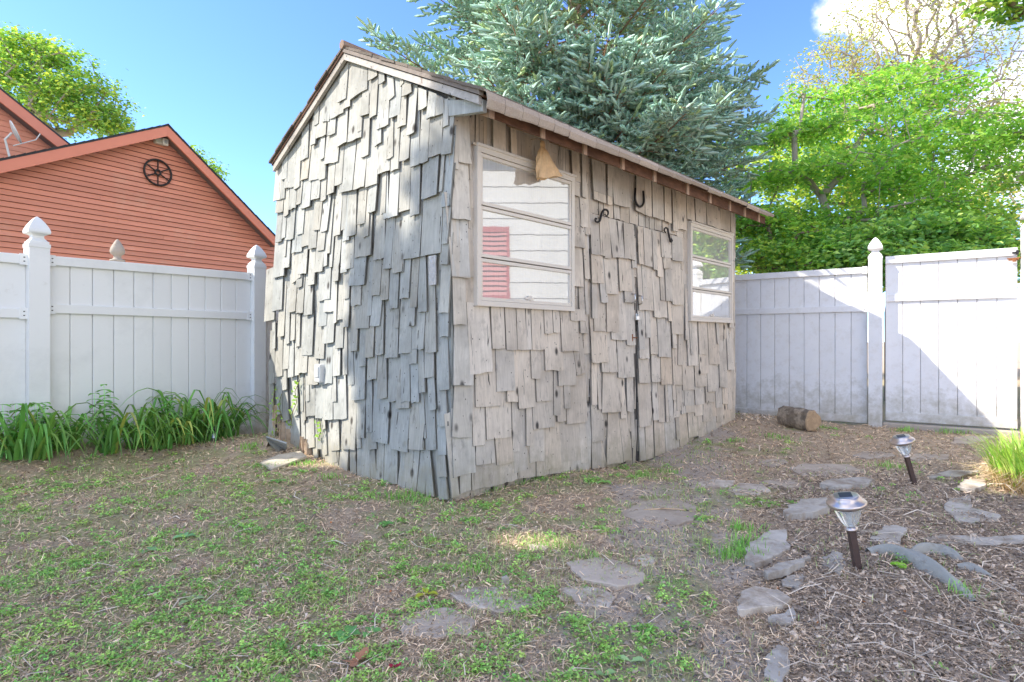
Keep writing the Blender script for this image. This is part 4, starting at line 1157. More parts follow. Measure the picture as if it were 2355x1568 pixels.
# ------------------------------------------------------------------ stones and loose things on the ground
def gzf(x, y): return float(gz(x, y))
def stone(poly, th, mat, label, raise_=0.012, tilt=(0, 0), cat='paving stone', name='flagstone', group=None, lumps=.004):
    """poly: photo pixels of the top outline, laid on the soil"""
    P_ = [ground_px(x, y, 0.0) for x, y in poly]
    P2 = []
    n = len(P_)
    for i in range(n):      # broken natural edge
        a, b = P_[i], P_[(i + 1) % n]
        P2.append(a)
        for t in (.2, .4, .6, .8):
            nx, ny = -(b[1] - a[1]), b[0] - a[0]
            k = rs.uniform(-.055, .055)
            P2.append((a[0] + (b[0] - a[0]) * t + nx * k, a[1] + (b[1] - a[1]) * t + ny * k))
    cx = sum(p[0] for p in P2) / len(P2); cy = sum(p[1] for p in P2) / len(P2)
    base = max(gzf(cx, cy), np.percentile(gz(np.array([p[0] for p in P2]), np.array([p[1] for p in P2])), 60)) + .006
    m = len(P2); V = []
    for f, dz in ((1.0, -th), (1.0, -0.003), (0.97, 0.0), (0.6, 0.0), (0.25, 0)):
        for (x, y) in P2:
            xx = cx + (x - cx) * f; yy = cy + (y - cy) * f
            V.append((xx, yy, base + raise_ + dz + (x - cx) * f * tilt[0] + (y - cy) * f * tilt[1] + (lumps * (vnoise(xx, yy, 14, 1) - .5) * 2 if dz >= -0.003 else 0)))
    V.append((cx, cy, base + raise_))
    Fs = [(j * m + i, j * m + (i + 1) % m, (j + 1) * m + (i + 1) % m, (j + 1) * m + i) for j in range(4) for i in range(m)]
    Fs += [(4 * m + i, 4 * m + (i + 1) % m, 5 * m) for i in range(m)]
    mb = MB(); k = rs.uniform(.88, 1.1); mb.add(V, Fs, (k, k, k * .99))
    return tag(mb.build(name, mat, None), label, cat, group or 'flagstones of the old path')
ST = [
 ([(1425, 1190), (1470, 1160), (1540, 1148), (1600, 1170), (1606, 1195), (1560, 1214), (1480, 1213)], .02, 'stone_tan', 'large dusty round flagstone with a twig across it, in front of the shed doors', .003),
 ([(1035, 1370), (1075, 1357), (1160, 1352), (1225, 1372), (1240, 1400), (1150, 1412), (1080, 1398)], .02, 'stone', 'mossy grey flagstone with a small slate chip standing behind it', .003),
 ([(905, 1425), (960, 1400), (1040, 1403), (1095, 1432), (1085, 1460), (1000, 1472), (930, 1462)], .02, 'stone_tan', 'brown grey flagstone half under dry grass, nearest the camera among bright green clover', .003),
 ([(1302, 1305), (1370, 1293), (1430, 1300), (1482, 1330), (1478, 1350), (1420, 1362), (1340, 1342)], .02, 'stone_tan', 'smooth tan flagstone in the middle of the worn path', .005),
 ([(1285, 1360), (1320, 1350), (1385, 1357), (1415, 1380), (1400, 1400), (1340, 1398)], .02, 'stone', 'small rounded grey stone just in front of the smooth tan flagstone', .002),
 ([(1455, 1285), (1490, 1278), (1510, 1296), (1500, 1312), (1462, 1306)], .02, 'stone', 'little pale stone to the right of the smooth tan flagstone', .0),
 ([(1800, 1200), (1840, 1172), (1900, 1168), (1905, 1190), (1880, 1202), (1810, 1213)], .05, 'slate', 'raised grey slate slab right behind the nearer solar light head', .04),
 ([(1712, 1308), (1722, 1270), (1770, 1240), (1808, 1240), (1815, 1285), (1780, 1300), (1735, 1322)], .03, 'slate', 'wide slate slab tilted in the mulch, left of the nearer solar light', .022),
 ([(1698, 1430), (1703, 1385), (1735, 1370), (1790, 1380), (1820, 1402), (1800, 1415), (1740, 1425)], .03, 'stone', 'clean light grey flagstone lying alone on the dark mulch', .024),
 ([(1765, 1440), (1822, 1414), (1830, 1432), (1822, 1450), (1795, 1450)], .02, 'slate', 'small pointed slate touching the clean light grey flagstone', .012),
 ([(1755, 1345), (1800, 1325), (1862, 1308), (1865, 1314), (1815, 1340), (1765, 1352)], .03, 'slate', 'narrow slate edging piece standing slightly on edge below the wide slab', .03),
 ([(1795, 1352), (1840, 1335), (1852, 1345), (1838, 1370), (1800, 1362)], .01, 'slate', 'thin slate flake between the narrow edging piece and the clean flagstone', .006),
 ([(1884, 1318), (1912, 1290), (1938, 1298), (1945, 1325), (1930, 1348), (1905, 1330)], .01, 'slate', 'jagged blue grey slate beside the stake of the nearer solar light', .006),
 ([(1757, 1568), (1765, 1520), (1790, 1498), (1815, 1505), (1816, 1545), (1800, 1590)], .02, 'slate', 'blue grey slate at the bottom edge of the picture on the mulch', .010),
 ([(1884, 1128), (1910, 1117), (1990, 1112), (2012, 1118), (1995, 1128), (1920, 1136)], .05, 'slate', 'long grey slate slab with a dark front edge, left of the farther solar light', .028),
 ([(1812, 1080), (1850, 1068), (1950, 1070), (1990, 1086), (1950, 1100), (1850, 1098)], .02, 'stone_tan', 'large reddish brown flagstone behind the long slate slab', .004),
 ([(2185, 1020), (2195, 1006), (2290, 1004), (2260, 1016), (2230, 1022)], .02, 'stone_tan', 'pale flat stone just in front of the gate kerb', .012),
 ([(2130, 1104), (2180, 1090), (2255, 1088), (2235, 1098), (2150, 1108)], .02, 'slate', 'thin grey slab leading to the tall grass clump', .012),
 ([(2200, 1130), (2215, 1114), (2262, 1110), (2268, 1125), (2240, 1138)], .03, 'stone', 'light stone half under the straw of the grass clump', .02),
 ([(2170, 1170), (2190, 1150), (2230, 1145), (2228, 1170), (2260, 1185), (2300, 1190), (2295, 1205), (2200, 1205)], .02, 'slate', 'curved dark slate lying in front of the grass clump', .008),
 ([(2000, 1262), (2030, 1235), (2060, 1228), (2085, 1240), (2070, 1262), (2062, 1285), (2030, 1275)], .01, 'slate', 'ragged slate in the mulch right of the nearer solar light glass', .008),
 ([(2120, 1250), (2160, 1238), (2260, 1246), (2354, 1242), (2354, 1258), (2250, 1262), (2160, 1260)], .01, 'slate', 'long low slate strip running out of the picture on the right', .008),
 ([(1672, 1128), (1700, 1114), (1755, 1118), (1772, 1132), (1735, 1143), (1690, 1140)], .02, 'stone', 'flat grey stone left of the large reddish brown flagstone', .003),
 ([(1745, 1112), (1780, 1102), (1850, 1110), (1840, 1122), (1780, 1124)], .02, 'stone_tan', 'small brown stone between the grey stone and the reddish brown flagstone', .003),
 ([(1600, 1112), (1640, 1103), (1690, 1106), (1680, 1120), (1625, 1124)], .02, 'stone', 'flat stone nearest the foot of the right shed door', .003),
 ([(1735, 1066), (1760, 1054), (1805, 1054), (1812, 1064), (1775, 1072)], .02, 'stone_tan', 'sunny pale stone beyond the flat stones, towards the log', .003),
 ([(1960, 1050), (1985, 1040), (2050, 1044), (2060, 1052), (2000, 1058)], .02, 'stone_tan', 'pale stone behind the farther solar light glass', .003),
 ([(2080, 1056), (2110, 1046), (2190, 1050), (2180, 1060), (2110, 1064)], .02, 'stone_tan', 'pale stone to the right of the farther solar light', .003),
 ([(1215, 1258), (1240, 1254), (1262, 1262), (1250, 1272), (1222, 1270)], .01, 'stone_tan', 'small sunlit tan stone in the bright patch of dry grass', .004),
]
for s_ in ST: stone(s_[0], s_[1], M[s_[2]], s_[3], s_[4])
# small upright chip
x, y = ground_px(1160, 1352); z = gzf(x, y)
mb = MB(); V = [(x - .017, y, z - .02), (x + .019, y + .004, z - .02), (x + .019, y + .004, z + .035), (x + .008, y, z + .048), (x - .012, y, z + .040)]
V += [(a, b + .009, c) for a, b, c in V]; mb.add(V, [(0, 1, 2, 3, 4), (9, 8, 7, 6, 5)] + [(i, (i + 1) % 5, 5 + (i + 1) % 5, 5 + i) for i in range(5)])
tag(mb.build('slate_chip', M['slate']), 'small grey slate chip standing upright behind the mossy flagstone', 'stone')
# ridge of exposed ground cloth
def ridge(pts, w, hgt, label, mat, name='ground_cloth'):
    P_ = [Vector((*ground_px(a, b), 0)) for a, b in pts]
    n = len(P_); V = []; Fs = []; m = 7
    for i in range(n):
        d = (P_[min(i + 1, n - 1)] - P_[max(i - 1, 0)]).normalized(); s_ = Vector((-d.y, d.x, 0))
        e = math.sin(math.pi * (0.1 + 0.85 * i / (n - 1)))
        ww = w * (0.35 + .65 * e); hh = hgt * e * 1.7
        for k in range(m):
            t = k / (m - 1) * 2 - 1
            p = P_[i] + s_ * (t * ww)
            V.append((p.x, p.y, gzf(p.x, p.y) + hh * (1 - t * t) * (1 + .35 * math.sin(i * 1.9 + k * 2)) + .004 - .03 * (abs(t) > .9)))
    Fs = [(i * m + k, i * m + k + 1, (i + 1) * m + k + 1, (i + 1) * m + k) for i in range(n - 1) for k in range(m - 1)]
    mb = MB(); mb.add(V, Fs); o = mb.build(name, mat, None, True)
    o.modifiers.new('s', 'SUBSURF').levels = 1; o.modifiers['s'].render_levels = 2
    return tag(o, label, 'ground cloth')
ridge([(1995, 1296), (2030, 1293), (2070, 1305), (2105, 1322), (2140, 1342), (2175, 1362), (2210, 1385), (2240, 1412)], .045, .035, 'long grey ridge of weathered ground cloth rising from the mulch', M['fabric'])
ridge([(2088, 1315), (2105, 1292), (2135, 1284), (2170, 1288), (2200, 1300), (2215, 1305)], .04, .03, 'arched dark fold of ground cloth behind the long grey ridge', M['fabric'])
ridge([(2200, 1322), (2225, 1325), (2255, 1334), (2282, 1345)], .03, .02, 'short brownish scrap of ground cloth at the right of the mulch', M['fabric'])

# ------------------------------------------------------------------ solar lights
def solar(bx, by, hx, hy, label):
    x, y = ground_px(bx, by); z0 = gzf(x, y)
    top = Vector(((hx - 1177) / F * y, y - .01, CAMZ - (hy - 784) / F * y))
    base = Vector((x, y, z0 - .03)); ax = (top - base).normalized(); L = (top - base).length
    o = empty('solar_light', label, 'garden light', 'solar stake lights along the bed')
    mb = MB(); lathe(mb, [(0, .018), (L - .125, .018), (L - .125, .019)], base, 4, ax, math.pi / 4); st = mb.build('stake', M['stake'], o)
    mb = MB(); q = base + ax * (L - .125)
    lathe(mb, [(0, .014), (.004, .026), (.010, .027), (.013, .020), (.018, .019)], q, 24, ax); mb.build('collar', M['bronze'], o, True)
    mb = MB(); q = base + ax * (L - .108)
    lathe(mb, [(0, .018), (.015, .028), (.04, .039), (.07, .048), (.092, .053)], q, 28, ax, ripple=.035); mb.build('glass_shade', M['lampglass'], o)
    mb = MB(); lathe(mb, [(.01, .004), (.05, .006), (.07, .02)], q, 8, ax, tint=(1.2, 1.2, 1.2)); mb.build('bulb', M['plaster'], o)
    mb = MB(); q = base + ax * (L - .020)
    lathe(mb, [(0, .052), (0.0, .070), (.012, .076), (.018, .072), (.024, .060), (.036, .055), (.044, .050), (.046, .044)], q, 40, ax); mb.build('cap', M['bronze'], o, True)
    mb = MB(); lathe(mb, [(.0462, .034), (.0485, .034)], q, 4, ax, .4, tint=(1, 1, 1.5)); mb.build('solar_panel', M['black_plastic'], o)
    return o
solar(1975, 1333, 1942, 1150, 'nearer bronze solar stake light leaning in the mulch')
solar(2105, 1118, 2071, 1010, 'farther bronze solar stake light on the flagstone path')
x, y = ground_px(492, 1035); z0 = gzf(x, y)
o = empty('solar_light', 'headless black stake light beside the daylilies', 'garden light', 'solar stake lights along the bed')
mb = MB(); lathe(mb, [(-.02, .024), (.09, .026)], (x, y, z0), 14); mb.build('tube', simple('scratched_chrome_tube', (.35, .36, .4), .25, .9, bmp=0), o, True)
mb = MB(); lathe(mb, [(.09, .030), (.145, .030), (.147, .024)], (x, y, z0), 14); mb.build('collar', M['black_plastic'], o, True)

# ------------------------------------------------------------------ log, rubble, fallen shingles
x0, y0 = ground_px(1795, 992); x1, y1 = ground_px(1866, 1001)
d0 = 6.15
A = Vector(((1803 - 1177) / F * 6.45, 6.45, .115)); B = Vector(((1868 - 1177) / F * 6.1, 6.1, .105))
zg = gzf((A.x + B.x) / 2, (A.y + B.y) / 2)
log = empty('log', 'short sawn log with dark bark lying by the white fence', 'log')
mb = MB(); ax = (B - A).normalized(); Ln = (B - A).length; u_, w_ = frame_axes(ax); V = []
n = 20
for j in range(9):
    for k in range(n):
        a = 2 * math.pi * k / n; r = .112 + .009 * math.sin(3 * a + 1) + .006 * math.sin(7 * a + j * .9) + .004 * math.sin(11 * a - j)
        V.append(A + ax * (Ln * j / 8) + (u_ * math.cos(a) + w_ * math.sin(a)) * r + Vector((0, 0, zg)))
mb.add(V, [(j * n + k, j * n + (k + 1) % n, (j + 1) * n + (k + 1) % n, (j + 1) * n + k) for j in range(8) for k in range(n)]); mb.build('bark', M['log_bark'], log, True)
for P0, nm, sg in ((A, 'sawn_end', -1), (B, 'sawn_end', 1)):
    mb = MB(); V = []
    for rr in (1, .93, .5):
        for k in range(n):
            a = 2 * math.pi * k / n; j = 0 if sg < 0 else 8
            r = (.112 + .009 * math.sin(3 * a + 1) + .006 * math.sin(7 * a + j * .9) + .004 * math.sin(11 * a - j)) * rr
            V.append(P0 + ax * sg * (.0 if rr == 1 else .012) + (u_ * math.cos(a) + w_ * math.sin(a)) * r + Vector((0, 0, zg)))
    V.append(P0 + ax * sg * .01 + Vector((0, 0, zg)))
    mb.add(V, [(j * n + k, j * n + (k + 1) % n, (j + 1) * n + (k + 1) % n, (j + 1) * n + k) for j in range(2) for k in range(n)] + [(2 * n + k, 2 * n + (k + 1) % n, 3 * n) for k in range(n)]); mb.build(nm, M['log_end'], log)
mb = MB()
for i in range(130):
    t = rs.random(); px_ = 1695 + 85 * t + rs.gauss(0, 8); py_ = 975 + rs.gauss(0, 7) - 4 * t
    x, y = ground_px(px_, max(py_, 960)); s_ = rs.uniform(.008, .03); z = gzf(x, y)
    q = [Vector([rs.gauss(0, 1) for _ in range(3)]).normalized() * s_ * rs.uniform(.6, 1.1) + Vector((x, y, z + s_ * .3)) for _ in range(6)]
    k = rs.uniform(1., 1.9); mb.add(q, [(0, 1, 2), (0, 2, 3), (0, 3, 4), (0, 4, 1), (5, 2, 1), (5, 3, 2), (5, 4, 3), (5, 1, 4)], (k, k * .97, k * .93))
tag(mb.build('rubble', M['stone']), 'loose grey rubble between the shed corner and the log', 'rubble', kind='stuff')

def board(pts, th, lift, mat, label, name='fallen_shingle', cat='wood piece', tint=(1, 1, 1), group='boards dropped beside the shed corner'):
    """pts: photo pixels + height above soil"""
    V = []
    for (a, b, hz) in pts:
        x, y = ground_px(a, b, hz); V.append(Vector((x, y, hz + lift)))
    nrm = (V[1] - V[0]).cross(V[2] - V[0]).normalized()
    if nrm.z < 0: nrm = -nrm
    n = len(V); V2 = [v - nrm * th for v in V]
    mb = MB(); mb.add(V + V2, [tuple(range(n)), tuple(range(n, 2 * n))[::-1]] + [(i, (i + 1) % n, n + (i + 1) % n, n + i) for i in range(n)], tint)
    return tag(mb.build(name, mat), label, cat, group)
board([(598, 1066, .03), (625, 1082, .02), (705, 1052, .05), (690, 1040, .07), (640, 1048, .06)], .018, .012, M['shingle_front'], 'long split grey board lying flat on the soil before the rotten shed corner')
board([(613, 1005, .20), (660, 1020, .16), (660, 1038, .05), (648, 1050, .02), (618, 1020, .08)], .012, .01, M['shingle_gable'], 'square grey shingle leaning against the rotten shed corner', tint=(.9, .97, 1.08))
board([(596, 1052, .01), (606, 1020, .1), (617, 1012, .14), (612, 1040, .03)], .012, .01, M['bare_wood'], 'narrow split wooden wedge standing by the leaning square shingle')
board([(525, 1033, .015), (575, 1022, .015), (580, 1028, .015), (528, 1040, .015)], .012, .012, M['shingle_gable'], 'thin pale lath on the soil nearer the camera, right of the daylilies')
board([(532, 1012, .015), (598, 1004, .015), (602, 1010, .015), (538, 1020, .015)], .012, .012, M['shingle_gable'], 'thin grey lath on the soil nearer the fence, right of the daylilies')
# torn rotten wood at the foot of the shed
mb = MB()
for (x, y, w, hh) in ((655, 1000, 8, 60), (668, 1010, 6, 45), (700, 1025, 10, 30), (712, 1030, 8, 26), (640, 960, 6, 50)):
    h, z = GA.px(x, y, .02); sc_ = 4.9 / F
    for q in range(7):
        hh_ = h + rs.uniform(-w, w) * sc_; zz = z + rs.uniform(-.03, .03)
        GA.prism(mb, [(hh_ - .01, zz - hh * sc_ * .5), (hh_ + .01, zz - hh * sc_ * .4), (hh_ + rs.uniform(-.02, .02), zz + hh * sc_ * .5)], .012, .045 + rs.uniform(0, .02))
tag(mb.build('rotten_splinters', M['bare_wood'], gwall), kind='stuff')
# twigs worth telling apart
def stick(a, b, r, label, sag=0.0):
    x0, y0 = ground_px(*a); x1, y1 = ground_px(*b)
    pts = []
    for i in range(7):
        t = i / 6; x = x0 + (x1 - x0) * t + .02 * math.sin(t * 5) * sag; y = y0 + (y1 - y0) * t + .03 * math.sin(t * 3.1) * sag
        pts.append((x, y, gzf(x, y) + .012 + .01 * math.sin(t * 3)))
    mb = MB(); tube(mb, pts, [r * (1 - .5 * i / 6) for i in range(7)], 6, (1.1, 1, .9))
    tag(mb.build('twig', M['bare_wood'], None, True), label, 'twig')
stick((1480, 1181), (1600, 1184), .006, 'straight dry twig lying across the large dusty flagstone', .5)
stick((1040, 1135), (945, 1126), .004, 'thin pale twig at the foot of the near shed corner', 1)
stick((1040, 1145), (1130, 1118), .004, 'bent straw stalk running along the foot of the front shed wall', 1)
stick((1985, 1195), (2030, 1175), .004, 'pale twig sticking up right of the nearer solar light glass', .3)
stick((2080, 1335), (2140, 1318), .003, 'pale straw piece between the two ground cloth folds', .6)
# fallen leaves with their own look
def fallen(px_, py_, s_, ang, mat, tint, label, lobes=5):
    x, y = ground_px(px_, py_); z = gzf(x, y)
    V = []; n = 20
    for i in range(n):
        a = 2 * math.pi * i / n; r = s_ * (.55 + .45 * abs(math.cos(a * lobes / 2))) * (1.0 if abs(math.cos(a)) > .5 else .6)
        lx, ly = r * math.cos(a), r * .7 * math.sin(a)
        V.append((x + lx * math.cos(ang) - ly * math.sin(ang), y + lx * math.sin(ang) + ly * math.cos(ang), z + .018 + .5 * s_ * ((lx / s_) ** 2) * .5 + .1 * s_ * math.sin(a * 3)))
    V.append((x, y, z + .012))
    mb = MB(); mb.add(V, [(i, (i + 1) % n, n) for i in range(n)], tint)
    tag(mb.build('fallen_leaf', mat), label, 'leaf')
fallen(820, 1530, .052, 1.1, M['straw'], (.42, .2, .11), 'curled brown oak leaf on the dead grass at the bottom edge')
fallen(908, 1545, .018, .3, M['straw'], (.35, .02, .05), 'small crimson petal on the ground at the bottom edge', 2)
fallen(1125, 1222, .03, 2.5, M['straw'], (.22, .14, .09), 'dull brown curled leaf near the sunny patch of dry grass')
fallen(2010, 1255, .03, .5, M['straw'], (.42, .42, .2), 'pale yellow green leaf on the mulch right of the nearer solar light')
fallen(548, 998, .05, .2, M['straw'], (.35, .13, .06), 'rust coloured dead leaf lying by the fence post foot')

# ------------------------------------------------------------------ scattered litter and low plants (nobody could count them)
GD = np.array([(CX, CY), (CX + FR.H[0] * UL, CY + FR.H[1] * UL), (CX + FR.H[0] * UL + GA.H[0] * VL, CY + FR.H[1] * UL + GA.H[1] * VL), (CX + GA.H[0] * VL, CY + GA.H[1] * VL)])
def sample(n, y0=1.45, y1=7.4, xw=1.0, bias=1.0):
    t = RS.rand(n)
    y = y0 * (y1 / y0) ** t
    x = (RS.rand(n) * 2 - 1) * y * xw
    dx, dy = x - CX, y - CY
    u = dx * FR.H[0] + dy * FR.H[1]; v = dx * GA.H[0] + dy * GA.H[1]
    ok = ~((u > 0.0) & (v > 0.0) & (u < UL) & (v < VL))
    # inside the fences
    ok &= ((x + 2.715) * .824 + (y - 6.06) * -.566) > .03
    ok &= ((x - 4.26) * -.566 + (y - 6.68) * -.825) > .03
    return x[ok], y[ok]
def slivers(name, x, y, L, w, tint, mat, lift=0.004, tiltz=0.25, bend=0.3):
    n = len(x); a = RS.rand(n) * 2 * np.pi
    z = gz(x, y) + lift * (0.4 + RS.rand(n))
    d = np.stack([np.cos(a), np.sin(a), RS.randn(n) * tiltz], -1); s_ = np.stack([-np.sin(a), np.cos(a), RS.randn(n) * .3], -1)
    c = np.stack([x, y, z + .35 * np.abs(d[:, 2]) * L], -1)
    bn = s_ * (RS.randn(n) * bend * L)[:, None]
    p0 = c - d * (L / 2)[:, None]; p1 = c + d * (L / 2)[:, None]; pm = c + bn * .5 + np.array([0, 0, 1]) * (L * .08)[:, None]
    s2 = s_ * (w / 2)[:, None]
    V = np.stack([p0 - s2, p0 + s2, pm - s2, pm + s2, p1 - s2 * .4, p1 + s2 * .4], 1).reshape(-1, 3)
    b = np.arange(n)[:, None] * 6
    Fc = np.concatenate([b + np.array([0, 1, 3, 2]), b + np.array([2, 3, 5, 4])], 0)
    return npmesh(name, V, Fc, mat, np.repeat(tint, 6, 0))
# dry grass and straw
x, y = sample(150000)
g = zone_green(x, y); bare = zone_bare(x, y)
keep = RS.rand(len(x)) > (0.2 * g + 0.55 * bare); x, y = x[keep], y[keep]
mu = zone_mulch(x, y)
n = len(x); t = RS.rand(n)[:, None]
dry = (1 - t) * np.array([0.546, 0.403, 0.286]) + t * np.array([0.920, 0.759, 0.575])
wet = (1 - t) * np.array([0.360, 0.270, 0.210]) + t * np.array([0.828, 0.678, 0.540])
tin = np.array([1.04, .97, .85]) * np.where((mu > RS.rand(n))[:, None], wet, dry) * (0.35 + 1.15 * RS.rand(n) ** 1.4)[:, None]
L = (0.012 + 0.035 * RS.rand(n) ** 2) * (0.8 + .12 * y); w = (0.0016 + 0.0016 * RS.rand(n)) * (.55 + .33 * y)
tag(slivers('dry_grass_litter', x, y, L, w, tin, M['straw'], .006), kind='stuff')
# long stalks
x, y = sample(1500); n = len(x); mu = zone_mulch(x, y); k_ = RS.rand(n) < .15 + .85 * mu; x, y = x[k_], y[k_]; n = len(x)
tag(slivers('straw_stalks', x, y, .07 + .13 * RS.rand(n), np.full(n, .003) * (.6 + .3 * y), np.array([.78, .66, .52]) * (.6 + .6 * RS.rand(n))[:, None], M['straw'], .014, .08, .5), kind='stuff')
# mulch chips: little solid flakes
x, y = sample(42000); mu = zone_mulch(x, y); bare = zone_bare(x, y); k_ = RS.rand(len(x)) < np.clip(.07 + mu + .0 * bare, 0, 1); x, y = x[k_], y[k_]; n = len(x)
L = .008 + .022 * RS.rand(n) ** 2; w = L * (.25 + .4 * RS.rand(n)); th = .002 + .003 * RS.rand(n)
a = RS.rand(n) * 2 * np.pi; up = np.stack([RS.randn(n) * .35, RS.randn(n) * .35, np.ones(n)], -1); up /= np.linalg.norm(up, axis=1)[:, None]
d = np.stack([np.cos(a), np.sin(a), np.zeros(n)], -1); d -= up * (d * up).sum(1)[:, None]; d /= np.linalg.norm(d, axis=1)[:, None]; s_ = np.cross(up, d)
c = np.stack([x, y, gz(x, y) + .006], -1)
V = np.stack([c + d * (L * sx)[:, None] + s_ * (w * sy * (1 + .4 * sx))[:, None] + up * (th * sz)[:, None] for sx, sy, sz in ((-.5, -.5, 0), (.5, -.5, 0), (.5, .5, 0), (-.5, .5, 0), (-.5, -.5, 1), (.5, -.5, 1), (.5, .5, 1), (-.5, .5, 1))], 1).reshape(-1, 3)
Fc = (np.arange(n)[:, None, None] * 8 + np.array([f for f in BOXF[1:]])[None]).reshape(-1, 4)
tn = np.where(RS.rand(n)[:, None] < .3, np.array([[.72, .58, .44]]), np.array([[.30, .235, .18]])) * (.6 + .8 * RS.rand(n))[:, None]
tag(npmesh('mulch_chips', V, Fc, M['straw'], np.repeat(tn, 8, 0)), kind='stuff')
# crumbs of soil and gravel
x, y = sample(30000); bare = zone_bare(x, y); k_ = RS.rand(len(x)) < .15 + .85 * bare; x, y = x[k_], y[k_]; n = len(x)
r = .002 + .005 * RS.rand(n) ** 2; c = np.stack([x, y, gz(x, y) + r * .4], -1)
oc = np.array([(1, 0, 0), (-1, 0, 0), (0, 1, 0), (0, -1, 0), (0, 0, 1)], float)
V = (c[:, None] + oc[None] * r[:, None, None] * (.6 + .8 * RS.rand(n, 5, 1))).reshape(-1, 3)
Fc = (np.arange(n)[:, None, None] * 5 + np.array([(0, 2, 4), (2, 1, 4), (1, 3, 4), (3, 0, 4)])[None]).reshape(-1, 3)
tn = np.where(RS.rand(n)[:, None] < .5, np.array([[.15, .14, .14]]), np.array([[.42, .38, .34]])) * (.7 + .6 * RS.rand(n))[:, None]
tag(npmesh('soil_crumbs', V, Fc, M['straw'], np.repeat(tn, 5, 0)), kind='stuff')

def rosette_leaves(name, cx, cy, cz, size, tint, mat, flat=.45):
    n = len(cx); a = RS.rand(n) * 2 * np.pi
    nrm = np.stack([RS.randn(n) * flat, RS.randn(n) * flat, np.ones(n)], -1); nrm /= np.linalg.norm(nrm, axis=1)[:, None]
    d = np.stack([np.cos(a), np.sin(a), np.zeros(n)], -1); d -= nrm * (d * nrm).sum(1)[:, None]; d /= np.linalg.norm(d, axis=1)[:, None]; s_ = np.cross(nrm, d)
    c = np.stack([cx, cy, cz], -1); sz = size[:, None]
    V = np.stack([c - d * sz, c - s_ * sz * .55 + nrm * sz * .12, c + d * sz, c + s_ * sz * .55 + nrm * sz * .12], 1).reshape(-1, 3)
    b = np.arange(n)[:, None] * 4
    Fc = np.concatenate([b + np.array([0, 1, 2]), b + np.array([0, 2, 3])], 0)
    return npmesh(name, V, Fc, mat, np.repeat(tint, 4, 0))
# chickweed and clover mats: clumps of tiny leaves
PC = [(850, 1425, .10), (660, 1440, .14), (1130, 1500, .15), (1170, 1485, .10), (1000, 1535, .14), (1100, 1545, .12), (1240, 1395, .06), (940, 1315, .09), (700, 1370, .10), (520, 1460, .16), (330, 1490, .16), (420, 1430, .14),
      (280, 1385, .16), (560, 1400, .10), (760, 1385, .10), (130, 1500, .2), (60, 1440, .2), (1300, 1100, .07), (1350, 1110, .05), (1125, 1165, .06), (1075, 1200, .05), (1450, 1095, .04), (1385, 1225, .05), (1620, 1200, .05), (1230, 1415, .07), (985, 1350, .06), (1015, 1392, .04),
      (600, 1490, .14), (690, 1500, .12), (760, 1470, .10), (860, 1500, .08), (350, 1380, .1), (1480, 1470, .05), (1710, 1275, .05), (2100, 1325, .06), (2080, 1310, .04), (250, 1300, .14), (120, 1330, .16), (400, 1240, .12), (600, 1220, .1), (300, 1170, .14), (170, 1130, .14), (500, 1120, .14), (700, 1090, .08)]
cxs = []; cys = []; rr = []
for (a, b, r) in PC:
    q = ground_px(a, b)
    for _ in range(int(5 + 60 * r)):
        cxs.append(q[0] + rs.gauss(0, r * .62)); cys.append(q[1] + rs.gauss(0, r * .5)); rr.append(rs.uniform(.018, .042))
x, y = sample(8000); g = zone_green(x, y) * np.clip((vnoise(x, y, 9, 2) * .6 + vnoise(x, y, 22, 0) * .4 - .40) * 8, 0, 1); k_ = RS.rand(len(x)) < g * .95 + .008
cxs += list(x[k_]); cys += list(y[k_]); rr += list(.012 + .03 * RS.rand(k_.sum()))
cxs = np.array(cxs); cys = np.array(cys); rr = np.array(rr)
nl = np.clip((rr / .03) ** 1.6 * 26 / (0.55 + .22 * cys), 5, 44).astype(int)
ci = np.repeat(np.arange(len(cxs)), nl); n = len(ci)
rad = rr[ci] * np.sqrt(RS.rand(n)); an = RS.rand(n) * 2 * np.pi
lx = cxs[ci] + rad * np.cos(an); ly = cys[ci] + rad * np.sin(an)
lz = gz(lx, ly) + .004 + (.9 * rr[ci] * (1 - (rad / rr[ci]) ** 2)) * (.3 + .7 * RS.rand(n))
hue = RS.rand(len(cxs))[ci][:, None]; br = (.6 + .75 * RS.rand(n))[:, None] * (.8 + .4 * RS.rand(len(cxs))[ci][:, None])
tn = ((1 - hue) * np.array([.26, .58, .14]) + hue * np.array([.50, .70, .18])) * br
sz = (.0030 + .0045 * RS.rand(n)) * (.6 + .26 * ly)
print('clover leaves', n)
tag(rosette_leaves('clover_and_chickweed', lx, ly, lz, sz, tn, M['weed']), kind='stuff')
# thin grass blades
def blades(name, x, y, H, W, tint, mat, spread=.6):
    n = len(x); a = RS.rand(n) * 2 * np.pi; z = gz(x, y)
    d = np.stack([np.cos(a), np.sin(a), np.zeros(n)], -1); s_ = np.stack([-np.sin(a), np.cos(a), np.zeros(n)], -1)
    le = np.abs(RS.randn(n)) * spread
    b = np.stack([x, y, z], -1)
    m = b + d * (H * le * .35)[:, None] + np.array([0, 0, 1.]) * (H * .6)[:, None]
    t = b + d * (H * le)[:, None] + np.array([0, 0, 1.]) * (H * (1 - .35 * np.clip(le, 0, 1.5)))[:, None]
    s2 = s_ * (W / 2)[:, None]
    V = np.stack([b - s2, b + s2, m + s2 * .8, m - s2 * .8, t], 1).reshape(-1, 3)
    i = np.arange(n)[:, None] * 5
    me = npmesh(name, V, np.concatenate([i + np.array([0, 1, 2]), i + np.array([0, 2, 3]), i + np.array([3, 2, 4])], 0), mat, np.repeat(tint, 5, 0))
    return me
x, y = sample(60000); g = zone_green(x, y); n2 = vnoise(x, y, 3.3, 3) * .7 + vnoise(x, y, 11, 1) * .3
